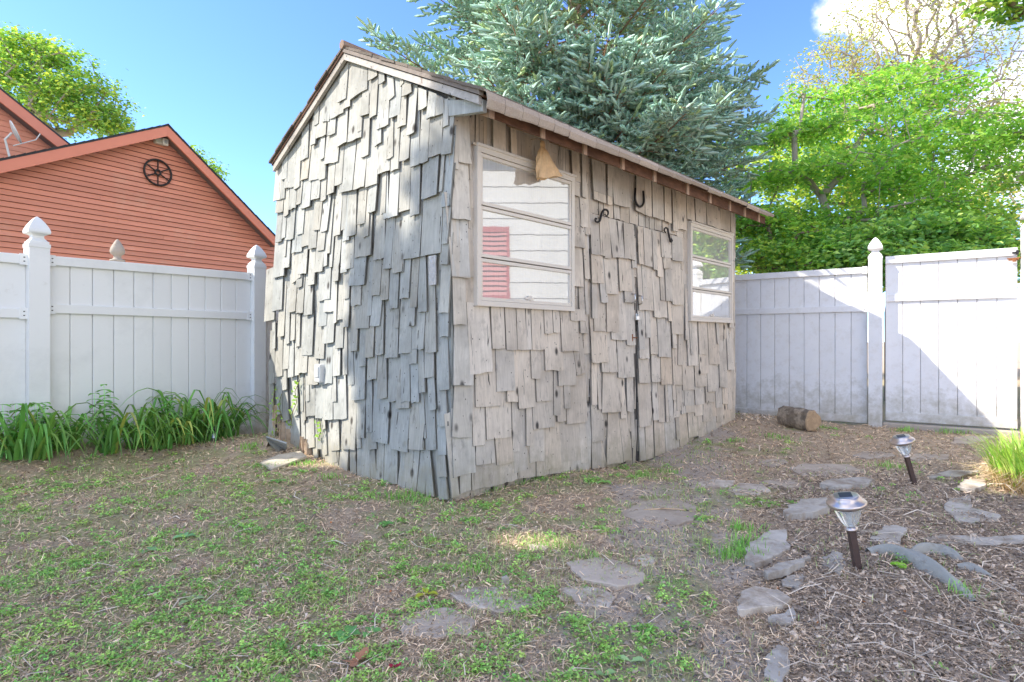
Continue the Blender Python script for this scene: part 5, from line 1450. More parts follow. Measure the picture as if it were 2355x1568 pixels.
k_ = RS.rand(len(x)) < np.clip(.15 * g + .9 * (n2 > .56) * np.where(x < .35 * y, 1, .25) + .02, 0, 1) * np.where(y > 2.2, 1, .5); x, y = x[k_], y[k_]; n = len(x)
hue = RS.rand(n)[:, None]
tag(blades('grass', x, y, .012 + .03 * RS.rand(n), (.0016 + .001 * RS.rand(n)) * (.6 + .33 * y), ((1 - hue) * np.array([.32, .52, .17]) + hue * np.array([.66, .66, .36])) * (.6 + .7 * RS.rand(n))[:, None], M['weed'], .9), kind='stuff')
# tufts of real grass by the mulch edge and the foot of the walls
TU = [(1690, 1290, .06, 130, .09), (1715, 1260, .05, 90, .08), (1700, 1225, .05, 80, .07), (2160, 1285, .04, 60, .05), (2215, 1395, .03, 40, .07), (2195, 995, .08, 90, .10), (1790, 1010, .10, 110, .05), (1690, 1015, .05, 60, .05), (1540, 1075, .05, 70, .05), (1480, 1085, .05, 70, .05), (1190, 1112, .04, 60, .05), (1240, 1105, .04, 60, .05), (1110, 1130, .06, 90, .05), (940, 1150, .1, 200, .07), (760, 1100, .05, 60, .06), (700, 1075, .06, 80, .05), (660, 1075, .05, 60, .05), (2050, 1075, .1, 110, .05), (1350, 1290, .05, 60, .04), (1300, 1270, .05, 60, .04), (1240, 1255, .08, 90, .04), (1110, 1385, .05, 50, .04), (1085, 1310, .05, 90, .05), (2055, 1245, .03, 30, .03), (2080, 992, .05, 70, .08), (570, 1050, .06, 90, .06), (620, 1080, .05, 70, .06)]
X_ = []; Y_ = []; H_ = []; T_ = []
for (a, b, r, c, hh) in TU:
    q = ground_px(a, b)
    for _ in range(c):
        X_.append(q[0] + rs.gauss(0, r)); Y_.append(q[1] + rs.gauss(0, r * .7)); H_.append(hh * rs.uniform(.4, 1)); k = rs.uniform(.6, 1.3); T_.append((.30 * k, .62 * k, .13 * k))
X_ = np.array(X_); Y_ = np.array(Y_)
tag(blades('grass_tufts', X_, Y_, np.array(H_), .0028 + .0004 * Y_, np.array(T_), M['weed'], .7), kind='stuff')
# fallen orange blossom bits and broad weed leaves
x, y = sample(260); n = len(x)
tag(rosette_leaves('fallen_petals', x, y, gz(x, y) + .010, .004 + .004 * RS.rand(n) + .0006 * y, np.array([.55, .20, .06]) * (.6 + .5 * RS.rand(n))[:, None], M['weed'], .6), kind='stuff')
def weed(px_, py_, nl_, ln, wd, tint, label, rise=.35):
    """rosette of broad leaves"""
    x, y = ground_px(px_, py_); z = gzf(x, y)
    root = empty('broadleaf_weed', label, 'weed', 'broad leaved weeds in the grass')
    for i in range(nl_):
        a = 2 * math.pi * i / nl_ + rs.uniform(-.4, .4); L_ = ln * rs.uniform(.7, 1.1); d = Vector((math.cos(a), math.sin(a), 0)); s_ = Vector((-d.y, d.x, 0)); V = []
        for j, (t, w_) in enumerate(((0, .12), (.25, .7), (.5, 1), (.75, .75), (1, .05))):
            c = Vector((x, y, z + .006)) + d * L_ * t + Vector((0, 0, L_ * (rise * t - rise * .9 * t * t * t + .04)))
            V += [c - s_ * wd * w_ + Vector((0, 0, wd * .3 * w_)), c, c + s_ * wd * w_ + Vector((0, 0, wd * .3 * w_))]
        Fs = [(j * 3 + k, j * 3 + k + 1, (j + 1) * 3 + k + 1, (j + 1) * 3 + k) for j in range(4) for k in range(2)]
        k = rs.uniform(.8, 1.2); mb = MB(); mb.add(V, Fs, (tint[0] * k * 1.9, tint[1] * k * 1.55, tint[2] * k * 1.1)); mb.build('leaf', M['weed'], root)
weed(1338, 1440, 8, .05, .010, (0.17, 0.32, 0.12), 'pale dandelion rosette on the trodden grey soil')
weed(1390, 1115, 5, .07, .018, (0.15, 0.34, 0.12), 'broad leaved weed at the foot of the left shed door')
weed(1420, 1095, 4, .06, .013, (0.15, 0.34, 0.12), 'narrow leaved seedling beside the left shed door foot')
weed(800, 1470, 4, .06, .022, (0.10, 0.29, 0.12), 'large dark green rounded leaves near the bottom edge')
weed(850, 1462, 3, .045, .016, (0.10, 0.29, 0.12), 'small dark leaves just right of the large rounded ones')
weed(980, 1370, 3, .06, .014, (0.27, 0.37, 0.05), 'yellow green leaf lying over a mat of chickweed')
weed(560, 1375, 4, .05, .016, (0.12, 0.29, 0.09), 'scalloped green weed leaves in the lawn centre left')
weed(425, 1245, 3, .06, .022, (0.14, 0.34, 0.20), 'pair of bluish green leaves in the open lawn')
weed(440, 1390, 3, .05, .016, (0.22, 0.37, 0.26), 'pale bluish leaf tips in the lower lawn')
weed(345, 1275, 3, .05, .02, (0.14, 0.32, 0.19), 'rounded sea green leaves left of the lawn centre')
weed(1450, 1530, 2, .05, .014, (0.22, 0.41, 0.26), 'single long pale leaf at the bottom on bare soil')
weed(1390, 1560, 2, .04, .013, (0.17, 0.34, 0.20), 'little green leaf pair at the very bottom of the path')
weed(2065, 1330, 6, .035, .018, (0.17, 0.41, 0.05), 'bright heart shaped leaves between the cloth ridges')
weed(640, 1110, 4, .06, .02, (0.10, 0.31, 0.09), 'dark leaf cluster before the long fallen board')
weed(890, 1210, 4, .05, .018, (0.10, 0.31, 0.10), 'toothed leaf cluster in the lawn before the gable')

# ------------------------------------------------------------------ daylilies and tall weeds by the left fence
def lily(px_, py_, nl_, H, label, spread=1.0, seed=0):
    r_ = random.Random(seed * 77 + 3)
    x, y = LF.P(LF.px(px_, 900, py_)[0], 0, py_)[:2]; z = gzf(x, y)
    root = empty('daylily', label, 'plant', 'daylily clumps along the white fence')
    for i in range(nl_):
        a = r_.uniform(0, 2 * math.pi)
        # leaves lean a little more towards the open yard
        d = Vector((math.cos(a) + .25 * .8, math.sin(a) - .25 * .6, 0)).normalized(); s_ = Vector((-d.y, d.x, 0))
        L_ = H * r_.uniform(.75, 1.35); out = L_ * r_.uniform(.35, 1.05) * spread; wd = r_.uniform(.009, .0155)
        o = Vector((x + r_.gauss(0, .05), y + r_.gauss(0, .05), z - .01)); V = []; n = 9
        top = L_ * r_.uniform(.42, .85); drop = r_.uniform(.5, 1.5)
        for j in range(n + 1):
            t = j / n
            hz = top * (math.sin(min(t * 1.75, 1.57)) - max(0, t - .55) ** 1.6 * 2.6 * drop)
            c = o + d * (out * (t ** 1.35)) + Vector((0, 0, max(hz, .01)))
            w_ = wd * (1 - t ** 3) * (.7 + .6 * min(t * 3, 1) * .6) + .0006
            V += [c - s_ * w_ + Vector((0, 0, w_ * .5)), c, c + s_ * w_ + Vector((0, 0, w_ * .5))]
        Fs = [(j * 3 + k, j * 3 + k + 1, (j + 1) * 3 + k + 1, (j + 1) * 3 + k) for j in range(n) for k in range(2)]
        k = r_.uniform(.7, 1.35); yl = 1.0
        if r_.random() < .05: tn = (2.6 * k, 1.2 * k, 1.2 * k)
        else: tn = (k * r_.uniform(.9, 1.4), k, k * r_.uniform(.8, 1.1))
        mb = MB(); mb.add(V, Fs, tn); mb.build('leaf', M['lily'], root, True)
LI = [(30, .30, 34, .46, 'daylily clump at the left picture edge with wide arching leaves'), (95, .36, 30, .42, 'daylily clump in front of the left fence post, second from the picture edge'),
      (165, .24, 22, .36, 'low daylily clump just right of the left fence post'), (250, .42, 26, .40, 'daylily clump with pinkish dead leaves below the first tall nettle'),
      (320, .34, 32, .42, 'daylily clump with pale looping leaves before the middle fence boards'), (375, .44, 30, .38, 'daylily clump with drooping leaf tips near the bed centre'),
      (425, .30, 36, .50, 'tall full daylily clump at the highest part of the bed'), (470, .36, 38, .52, 'daylily clump with thin arching leaves left of the black stake light'),
      (520, .26, 34, .50, 'rightmost daylily clump reaching towards the fence post')]
for i, (a, b, n, H, lab) in enumerate(LI): lily(a, b, int(n * 1.15), H * 1.08, lab, 1.0, i + 1)
def nettle(px_, py_, H, nst, label, seed, group='leafy nettles in the lily bed'):
    r_ = random.Random(seed); x, y = LF.P(LF.px(px_, 900, .20)[0], 0, .20)[:2]; z = gzf(x, y)
    root = empty('nettle', label, 'plant', group)
    mb = MB(); V = []; Fs = []; tn = []
    for s__ in range(nst):
        bx, by = x + r_.gauss(0, .05), y + r_.gauss(0, .05); lean = Vector((r_.gauss(0, .1), r_.gauss(0, .1), 1)); h = H * r_.uniform(.7, 1)
        tube(mb, [(bx, by, z), (bx + lean.x * h * .5, by + lean.y * h * .5, z + h * .5), (bx + lean.x * h, by + lean.y * h, z + h)], [.004, .003, .0015], 5, (.5, 1, .4))
        m = int(h / .045)
        for i in range(1, m + 1):
            t = i / m; L_ = .10 * (1 - .4 * t) * r_.uniform(.8, 1.1)
            for side in (0, 1):
                a = i * 1.57 + side * math.pi + r_.uniform(-.3, .3); d = Vector((math.cos(a), math.sin(a), -.15)); s_ = Vector((-d.y, d.x, 0)); c0 = Vector((bx, by, z)) + lean * (h * t); b0 = len(V); k = r_.uniform(.7, 1.35)
                for (tt, w_) in ((0, .05), (.3, 1), (.6, .75), (1, .02)):
                    c = c0 + d * L_ * tt + Vector((0, 0, .25 * L_ * (tt - tt * tt * 1.6)))
                    V += [c - s_ * L_ * .36 * w_ + Vector((0, 0, .06 * L_)), c, c + s_ * L_ * .36 * w_ + Vector((0, 0, .06 * L_))]; tn += [(k * 1.1, k * 1.15, k * .9)] * 3
                for j in range(3):
                    for q in range(2): Fs.append((b0 + j * 3 + q, b0 + j * 3 + q + 1, b0 + (j + 1) * 3 + q + 1, b0 + (j + 1) * 3 + q))
    mb.build('stems', M['weed'], root)
    tag(npmesh('leaves', np.array(V), np.array(Fs), M['lily'], np.array(tn), root), kind='stuff')
nettle(228, 0, .56, 4, 'tall leafy nettle standing clear against the white fence boards', 3)
nettle(75, 1030, .50, 5, 'leafy nettle in front of the left fence post', 4)
nettle(20, 1035, .42, 4, 'leafy nettle at the left picture edge behind daylily leaves', 5)
nettle(395, 1012, .56, 4, 'nettle half hidden inside the tall middle daylilies', 6)
nettle(110, 1040, .30, 4, 'low nettle just right of the left fence post foot', 7)
# yellow green clump at the right edge
x, y = ground_px(2325, 1120)
cl = empty('ornamental_grass', 'bright yellow green grass clump with straw at its foot by the gate', 'grass clump')
def clump(nb, cx, cy, rad, H0, H1, cols, name, spread, wd, droop):
    V = []; Fs = []; tn = []
    for i in range(nb):
        a = rs.uniform(0, 2 * math.pi); r = rad * math.sqrt(rs.random()); bx, by = cx + r * math.cos(a), cy + r * math.sin(a); z = gzf(bx, by)
        d = Vector((math.cos(a + rs.gauss(0, .5)), math.sin(a + rs.gauss(0, .5)), 0)); s_ = Vector((-d.y, d.x, 0)); H = rs.uniform(H0, H1); o_ = H * rs.uniform(.1, .6) * spread; b0 = len(V); k = rs.uniform(.65, 1.3); c_ = cols[rs.randrange(len(cols))]
        for j in range(5):
            t = j / 4; c = Vector((bx, by, z)) + d * o_ * t ** 1.6 + Vector((0, 0, H * (t - droop * t * t * t))); w_ = wd * (1 - t ** 2) + .0005
            V += [c - s_ * w_, c + s_ * w_]; tn += [tuple(q * k for q in c_)] * 2
        Fs += [(b0 + j * 2, b0 + j * 2 + 1, b0 + j * 2 + 3, b0 + j * 2 + 2) for j in range(4)]
    return npmesh(name, np.array(V), np.array(Fs), M['weed'], np.array(tn), cl)
tag(clump(900, x + .22, y - .0, .27, .24, .50, [(.50, .72, .12), (.34, .64, .11), (.62, .74, .22)], 'blades', 1.0, .0045, .25), kind='stuff')
tag(clump(900, x + .16, y - .1, .30, .10, .28, [(.74, .56, .34), (.85, .68, .44), (.58, .42, .24)], 'dead_blades', 2.2, .0035, .6), kind='stuff')
# ------------------------------------------------------------------ trees
def unit(a): return a / np.maximum(np.linalg.norm(a, axis=-1, keepdims=True), 1e-9)
def px3(x, y, d): return np.array([(x - 1177) / F * d, d, CAMZ - (y - 784) / F * d])

def skeleton(base, attractors, trunk_pts, rng, jit=.12, step=.5, up=.15):
    """connects every attractor to the nearest place of the growing tree; returns nodes, parents, counts"""
    nodes = [np.array(base, float)]; par = [-1]
    for p in trunk_pts: nodes.append(np.array(p, float)); par.append(len(nodes) - 2)
    ntr = len(nodes)
    A = np.array(attractors); c = np.array(trunk_pts[-1])
    order = np.argsort(np.linalg.norm(A - nodes[min(2, ntr - 1)], axis=1))
    cap = 60000; N = np.zeros((cap, 3)); N[:ntr] = nodes; cnt = ntr; par = par + [0] * (cap - ntr)
    dist0 = np.zeros(cap)
    for i in range(1, ntr): dist0[i] = dist0[i - 1] + np.linalg.norm(N[i] - N[i - 1])
    tips = []
    for i in order:
        a = A[i]
        dv = a - N[1:cnt]; dd = np.linalg.norm(dv, axis=1) + .18 * dist0[1:cnt] + .55 * np.maximum(0, -dv[:, 2])
        j = int(np.argmin(dd)) + 1
        p0 = N[j].copy(); L = np.linalg.norm(a - p0); k = max(1, int(L / step)); prev = j
        pd = unit(p0 - N[max(par[j], 0)]) if j > 0 else np.array([0, 0, 1.])
        for q in range(1, k + 1):
            t = q / k
            p = p0 + (a - p0) * t + pd * (L * .22 * t * (1 - t) * 2) + np.array([0, 0, 1]) * up * L * t * (1 - t)
            if q < k: p = p + rng.randn(3) * jit * L / k
            N[cnt] = p; par[cnt] = prev; dist0[cnt] = dist0[prev] + L / k; prev = cnt; cnt += 1
        tips.append(prev)
    cn = np.zeros(cnt)
    for t in tips: cn[t] += 1
    for i in range(cnt - 1, 0, -1): cn[par[i]] += cn[i]
    return N[:cnt], par[:cnt], cn, tips

def limb_mesh(name, N, par, cn, r1, expo, mat, parent, rmin=.006, rmax=.3, sides=5, skip=0.0):
    i = np.arange(1, len(N)); p = np.array(par)[1:]
    r = np.clip(r1 * cn ** expo, rmin, rmax)
    m = r[i] > skip; i = i[m]; p = p[m]
    A = N[p]; B = N[i]; ra = np.minimum(r[p], r[i] * 1.35); rb = r[i]
    d = unit(B - A); u = unit(np.cross(d, np.array([.31, .52, .79]))); w = np.cross(d, u)
    A = A - d * (ra * .3)[:, None]
    an = np.arange(sides) * 2 * np.pi / sides
    ring = u[:, None] * np.cos(an)[None, :, None] + w[:, None] * np.sin(an)[None, :, None]
    V = np.concatenate([A[:, None] + ring * ra[:, None, None], B[:, None] + ring * rb[:, None, None]], 1).reshape(-1, 3)
    k = np.arange(sides); Fq_ = np.stack([k, (k + 1) % sides, (k + 1) % sides + sides, k + sides], -1)
    Fc = (np.arange(len(i))[:, None, None] * 2 * sides + Fq_[None]).reshape(-1, 4)
    return npmesh(name, V, Fc, mat, None, parent, smooth=True)

def leaf_cloud(name, C, per, sig, size, cols, mat, parent, rng, hang=.5, flat=.5, fold=.18, aspect=.55, filt=None):
    """broad leaves round every centre"""
    n = len(C) * per
    c = np.repeat(C, per, 0) + rng.randn(n, 3) * np.array(sig)
    if filt is not None:
        c = c[filt(c)]; n = len(c)
    a = rng.rand(n) * 2 * np.pi
    d = np.stack([np.cos(a), np.sin(a), -hang * np.abs(rng.randn(n))], -1); d = unit(d)
    up = np.stack([rng.randn(n) * flat, rng.randn(n) * flat, np.ones(n)], -1); s_ = unit(np.cross(d, up)); nn = np.cross(s_, d)
    sz = (size[0] + (size[1] - size[0]) * rng.rand(n))[:, None]
    V = np.stack([c, c + d * sz * .45 - s_ * sz * aspect * .5 + nn * sz * fold, c + d * sz, c + d * sz * .45 + s_ * sz * aspect * .5 + nn * sz * fold], 1).reshape(-1, 3)
    b = np.arange(n)[:, None] * 4; Fc = np.concatenate([b + np.array([0, 1, 2]), b + np.array([0, 2, 3])], 0)
    cols = np.array(cols); t = cols[rng.randint(len(cols), size=n)] * (.7 + .6 * rng.rand(n))[:, None]
    return tag(npmesh(name, V, Fc, mat, np.repeat(t, 4, 0), parent), kind='stuff')

# ---- blue spruce
def spruce(bx, by, ztop, label):
    rng = np.random.RandomState(3)
    root = empty('blue_spruce', label, 'tree')
    mb = MB(); pts = [(bx, by, 0), (bx + .02, by, 2), (bx, by + .02, 4), (bx - .03, by, 6.5), (bx, by, 9), (bx, by, ztop)]
    tube(mb, pts, [.19, .16, .135, .105, .06, .012], 12); mb.build('trunk', M['bark'], root, True)
    TA, TB, TR = [], [], []        # twig segments
    FP, FD, FL, FS = [], [], [], []      # finger positions, directions, lengths, place along the branch
    def dh_lim(az, z):
        s_ = -math.sin(az); lim = (by - (6.8 if z > 3.3 else 8.0)) - .25
        return lim / s_ if s_ > .05 else 99
    def seg(a, b, r): TA.append(a); TB.append(b); TR.append(r)
    z = 1.7
    while z < ztop - .4:
        vis = z < 8.3
        L0 = 3.0 if z < 4.9 else 3.0 * (1 - ((z - 4.9) / (ztop - 4.7)) ** .78)
        if z < 2.6: L0 *= .95
        nb = 6 if vis else 4
        a0 = rng.rand() * 6.28
        extra = [-2.1, -1.85, -1.6, -1.35, -1.1, -.85] if 2.6 < z < 4.7 else []  # branches added here to cast shade on the short fence
        for b in range(nb + len(extra)):
            az = extra[b - nb] + rng.randn() * .12 if b >= nb else a0 + b * 2 * math.pi / nb + rng.randn() * .22
            L = L0 * (.80 + .28 * rng.rand()) * (1 - .06 * math.cos(az)) * 1.03
            if dh_lim(az, z) < L: L = dh_lim(az, z)
            if L < .15: continue
            dh = np.array([math.cos(az), math.sin(az), 0]); sh = np.array([-dh[1], dh[0], 0])
            p0 = np.array([bx, by, z + rng.randn() * .08])
            el = .16 + .05 * rng.randn(); dr = (.12 + .05 * rng.rand()) * (1.15 if z < 4.5 else .75)
            curve = rng.randn() * .10
            def bp(r): return p0 + dh * r + sh * (curve * r * r / L) + np.array([0, 0, el * r - dr * r * r * .55 + .028 * r ** 3 * (3.2 / max(L, 1)) * .8])
            ns = max(3, int(L / .22)); prev = bp(0)
            for q in range(1, ns + 1):
                cur = bp(L * q / ns); seg(prev, cur, .030 * (1 - .85 * q / ns) * L / 3.2 + .004); prev = cur
            r = .22 * L
            side = 1
            dstep = .068 if vis else .16
            while r < L:
                p = bp(r); tdir = unit(bp(r + .05) - bp(r))
                ln = min(.16 + .62 * (L - r) ** .85, .95) * (.7 + .5 * rng.rand()) * (1 if r > .45 * L else .8)
                sd = unit(tdir * .75 + sh * side * .85 + np.array([0, 0, -.10 + .18 * rng.randn()]))
                dro = .10 + .16 * rng.rand()
                def sp(t): return p + sd * t + np.array([0, 0, -dro * t * t + .05 * t])
                m = max(2, int(ln / .14)); pv = p
                for q in range(1, m + 1):
                    cu = sp(ln * q / m); seg(pv, cu, .0075 * (1 - .7 * q / m)); pv = cu
                fol = (r / L)
                start = 0.0 if fol > .5 else (.25 if fol > .34 else .6) * ln
                if math.cos(az) < -.25 and 2.9 < z < 5.8 and fol < .66: start = (.98 if fol < .5 else .6) * ln
                t = start + .03; sg = 1
                fstep = .050 if vis else .14
                while t < ln:
                    sub = .07 + .08 * rng.rand() * (1 if t < ln * .8 else .7)
                    bd = unit(sd * .8 + np.cross(sd, [0, 0, 1.]) * sg * .75 + np.array([0, 0, .28 + .4 * rng.randn()]))
                    FP.append(sp(t)); FD.append(bd); FL.append(sub); FS.append(fol)
                    t += fstep * (.7 + .6 * rng.rand()); sg = -sg
                FP.append(sp(ln * .92)); FD.append(unit(sd + [0, 0, -.3 * dro + .1])); FL.append(.20); FS.append(fol)
                r += dstep * (.7 + .6 * rng.rand()); side = -side
            FP.append(bp(L)); FD.append(unit(bp(L) - bp(L - .1) + [0, 0, .02])); FL.append(.26); FS.append(1)
        z += .30 * (.85 + .3 * rng.rand()) if vis else .36
    A = np.array(TA); B = np.array(TB); R = np.array(TR)
    d = unit(B - A); u = unit(np.cross(d, [.3, .5, .8])); w = np.cross(d, u)
    an = np.arange(3) * 2 * np.pi / 3; ring = u[:, None] * np.cos(an)[None, :, None] + w[:, None] * np.sin(an)[None, :, None]
    V = np.concatenate([A[:, None] + ring * R[:, None, None], B[:, None] + ring * (R * .85)[:, None, None]], 1).reshape(-1, 3)
    k = np.arange(3); Fc = (np.arange(len(A))[:, None, None] * 6 + np.stack([k, (k + 1) % 3, (k + 1) % 3 + 3, k + 3], -1)[None]).reshape(-1, 4)
    npmesh('branches', V, Fc, M['twig'], None, root)
    P = np.array(FP); D = np.array(FD); Ln = np.array(FL); Sh = np.array(FS)
    Lq = -np.array([S.x, S.y, S.z]); fn = np.array([RF.N[0], RF.N[1], 0.]); tt = ((np.array([4.26, 6.68, 0]) - P) @ fn) / (Lq @ fn); Hq = P + Lq * tt[:, None]; qq = (Hq - np.array([4.26, 6.68, 0])) @ np.array([RF.H[0], RF.H[1], 0.])
    bad = (tt > 0) & (qq > -.05) & (qq < 1.5) & (Hq[:, 2] > 0) & (Hq[:, 2] < 2.1) & ((rng.rand(len(P)) > .12) | (qq > .55))  # most sprigs that would shade the gate are left out
    P, D, Ln, Sh = P[~bad], D[~bad], Ln[~bad], Sh[~bad]
    n = len(P); print('spruce fingers', n)
    # bottlebrush: a slim core and needles that stand off it
    u = unit(np.cross(D, unit(rng.randn(n, 3)))); w = np.cross(D, u)
    core = []
    for t, r in ((0, .014), (.6, .026), (1.0, .011)):
        for k in range(3):
            a = 2 * math.pi * k / 3 + t
            core.append(P + D * (Ln * t)[:, None] + (u * math.cos(a) + w * math.sin(a)) * r)
    core = np.stack(core, 1)
    cf = []
    for j in range(2):
        for k in range(3): cf += [(j * 3 + k, j * 3 + (k + 1) % 3, (j + 1) * 3 + (k + 1) % 3), (j * 3 + k, (j + 1) * 3 + (k + 1) % 3, (j + 1) * 3 + k)]
    nn = 12; need = []
    for q in range(nn):
        t = .03 + .94 * (q + rng.rand(n)) / nn; a = q * 2.4 + rng.rand(n) * 1.2
        rd = u * np.cos(a)[:, None] + w * np.sin(a)[:, None]; td = np.cross(D, rd)
        b = P + D * (Ln * t)[:, None]; nd = rd * .85 + D * .5
        nl = .044 * (1 - .2 * t)
        need += [b - td * .0065, b + td * .0065, b + nd * nl[:, None]]
    need = np.stack(need, 1)
    nf = [(9 + 3 * q, 10 + 3 * q, 11 + 3 * q) for q in range(nn)]
    V = np.concatenate([core, need], 1); kv = V.shape[1]
    Fc = (np.arange(n)[:, None, None] * kv + np.array(cf + nf)[None]).reshape(-1, 3)
    t = rng.rand(n)[:, None]; yl = (rng.rand(n)[:, None] < .07)
    col = (1 - t) * np.array([.78, .92, .86]) + t * np.array([1.20, 1.12, 1.12])
    col = np.where(yl, np.array([1.15, 1.05, .66]), col) * (.8 + .4 * rng.rand(n))[:, None]
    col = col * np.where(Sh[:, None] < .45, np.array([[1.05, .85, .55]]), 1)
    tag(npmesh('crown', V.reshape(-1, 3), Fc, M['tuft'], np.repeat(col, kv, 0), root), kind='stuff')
    return root
spruce(1.09, 9.8, 12.6, 'large blue spruce towering behind the shed roof')

def rnd_blob(rng, n, c, r, shell=.0):
    v = unit(rng.randn(n, 3)) * ((shell + (1 - shell) * rng.rand(n, 1)) ** (1 / 3.))
    return np.array(c) + v * np.array(r)

# ---- dogwood to the right: flat tiers of leaves
def dogwood():
    rng = np.random.RandomState(9)
    root = empty('dogwood_tree', 'bright green dogwood with tiered branches rising behind the right fence', 'tree')
    base = px3(1830, 1010, 10.6); base[2] = 0
    tiers = []
    spec = [(1900, 225, 11.6, 1.0), (2080, 215, 11.6, 1.3), (2200, 300, 11.4, 1.3), (1800, 300, 11.0, .9), (1960, 300, 11.3, 1.5), (2110, 350, 11.0, 1.5), (1760, 400, 10.6, 1.0), (1900, 390, 10.6, 1.4), (2050, 430, 10.6, 1.4),
            (2230, 400, 11.2, 1.2), (2290, 330, 11.6, 1.0), (2200, 500, 10.8, 1.1), (1790, 500, 10.3, 1.0), (1900, 560, 10.2, 1.0), (1750, 580, 10.2, .8), (2130, 470, 10.2, .9), (1990, 500, 10.4, 1.0), (1840, 610, 10.3, .8), (1720, 500, 11.0, .8), (2060, 180, 12.0, .7), (1740, 330, 11.5, .8)]
    att = []; leafc = []
    for (x, y, d, r) in spec:
        c = px3(x, y, d)
        k = int(26 * r * r) + 8
        p = rnd_blob(rng, k, c, (r * 1.05, r * 1.0, .15)); 
        p[:, 2] -= .10 * ((p[:, 0] - c[0]) ** 2 + (p[:, 1] - c[1]) ** 2) / r
        att.append(p)
    att = np.concatenate(att)
    tp = [base + np.array([0, 0, 1.2]), base + np.array([.05, 0, 2.2]), base + np.array([.25, .1, 2.9])]
    N, par, cn, tips = skeleton(base, att, tp, rng, .10, .35, .05)
    limb_mesh('trunk', N, par, cn, .0046, .5, M['bark_pale'], root, .004, .075, 6)
    leaf_cloud('crown', N[tips], 24, (.17, .17, .075), (.085, .15), [(.8, .95, .8), (1.15, 1.1, 1.0), (.6, .78, .8), (1.5, 1.25, 1.1)], M['leaf_bright'], root, rng, .55, .35, .10, .55)
    mid = N[np.random.RandomState(2).choice(np.where(cn <= 3)[0], 1000)]
    leaf_cloud('inner_leaves', mid, 9, (.15, .15, .10), (.07, .13), [(.8, .95, .8), (1.1, 1.1, 1.0)], M['leaf_bright'], root, rng, .55, .35, .10, .55)
dogwood()

def broad_tree(name, label, base, blobs, per, sig, size, cols, mat, seed, bark='bark', r1=.01, natt=60, trunk=None, expo=.5, step=.6, up=.15, rmin=.005, shell=.2, group=None, sides=5, jit=.12, filt=None, cat='tree', rmax=.5):
    rng = np.random.RandomState(seed)
    root = empty(name, label, cat, group)
    att = np.concatenate([rnd_blob(rng, max(3, int(natt * b[2])), b[0], b[1], shell) for b in blobs])
    if filt is not None: att = att[filt(att)]
    base = np.array(base, float)
    tp = trunk or [base + np.array([0, 0, 1.5]), base + np.array([.1, 0, 3.])]
    N, par, cn, tips = skeleton(base, att, tp, rng, jit, step, up)
    limb_mesh('trunk', N, par, cn, r1, expo, M[bark], root, rmin, rmax, sides)
    leaf_cloud('crown', N[tips], per, sig, size, cols, mat, root, rng, .4, .7, .15, .6, filt)
    return root, N, tips
G3 = [(.8, .9, .8), (1.2, 1.15, 1.0), (.6, .75, .8), (1.7, 1.3, .9)]
# tree behind the red house
B_ = lambda x, y, d, rx, ry, rz, w=1.: (px3(x, y, d), (rx, ry, rz), w)
broad_tree('broadleaf_tree', 'rounded spring green tree rising behind the red house roof', px3(90, 700, 23) * [1, 1, 0],
           [B_(60, 150, 23, 1.7, 1.6, .9), B_(150, 170, 23, 1.6, 1.6, .9), B_(210, 220, 23, 1.2, 1.3, .7), B_(20, 220, 23, 1.6, 1.6, .9), B_(120, 250, 23, 1.7, 1.6, .9), B_(235, 275, 23, .8, 1.0, .5), B_(60, 110, 23, 1.2, 1.2, .5), B_(-40, 180, 23, 1.6, 2, 1.4)],
           34, (.24, .24, .13), (.12, .21), [(.9, 1, .9), (1.3, 1.2, 1.0), (.7, .85, .9), (1.8, 1.35, .9)], M['leaf_tree'], 21, 'bark_pale', .012, 60, [px3(90, 700, 23) * [1, 1, 0] + [0, 0, 3], px3(100, 420, 23), px3(105, 330, 23)], step=.5, rmin=.012, up=.1)
broad_tree('distant_tree', 'small bit of tree top showing past the right slope of the red roof', px3(440, 700, 26) * [1, 1, 0],
           [B_(440, 372, 26, .75, .8, .6, .6), B_(480, 400, 26, .6, .6, .45, .6)], 50, (.2, .2, .15), (.12, .2), G3, M['leaf_tree'], 22, 'bark_pale', .012, 30, [px3(440, 700, 26) * [1, 1, 0] + [0, 0, 4], px3(440, 450, 26)])
# half bare tree against the cloud
broad_tree('sparse_tree', 'tall thinly leafed tree with fine bare twigs against the white cloud', px3(2080, 800, 26) * [1, 1, 0],
           [B_(2080, 60, 26, 3.4, 2.5, 2.6, 2.2), B_(1920, 190, 26, 2.2, 2.0, 2.2, 1.5), B_(2230, 180, 26, 2.6, 2.2, 2.4, 1.8), B_(2060, 220, 26, 3.4, 2.2, 2.0, 1.6), B_(2290, 300, 26, 1.6, 1.6, 1.6, .8), B_(2130, -60, 26, 3.2, 2.2, 2.0, 1.0)],
           6, (.20, .20, .20), (.10, .19), [(1, 1, 1), (1.3, 1.15, .9), (.75, .85, .8)], M['leaf_far'], 31, 'bark_pale', .011, 230, [px3(2080, 800, 26) * [1, 1, 0] + [0, 0, 4], px3(2085, 430, 26), px3(2090, 330, 26)], expo=.42, step=.45, up=.05, rmin=.011, sides=4, jit=.16, shell=.05)
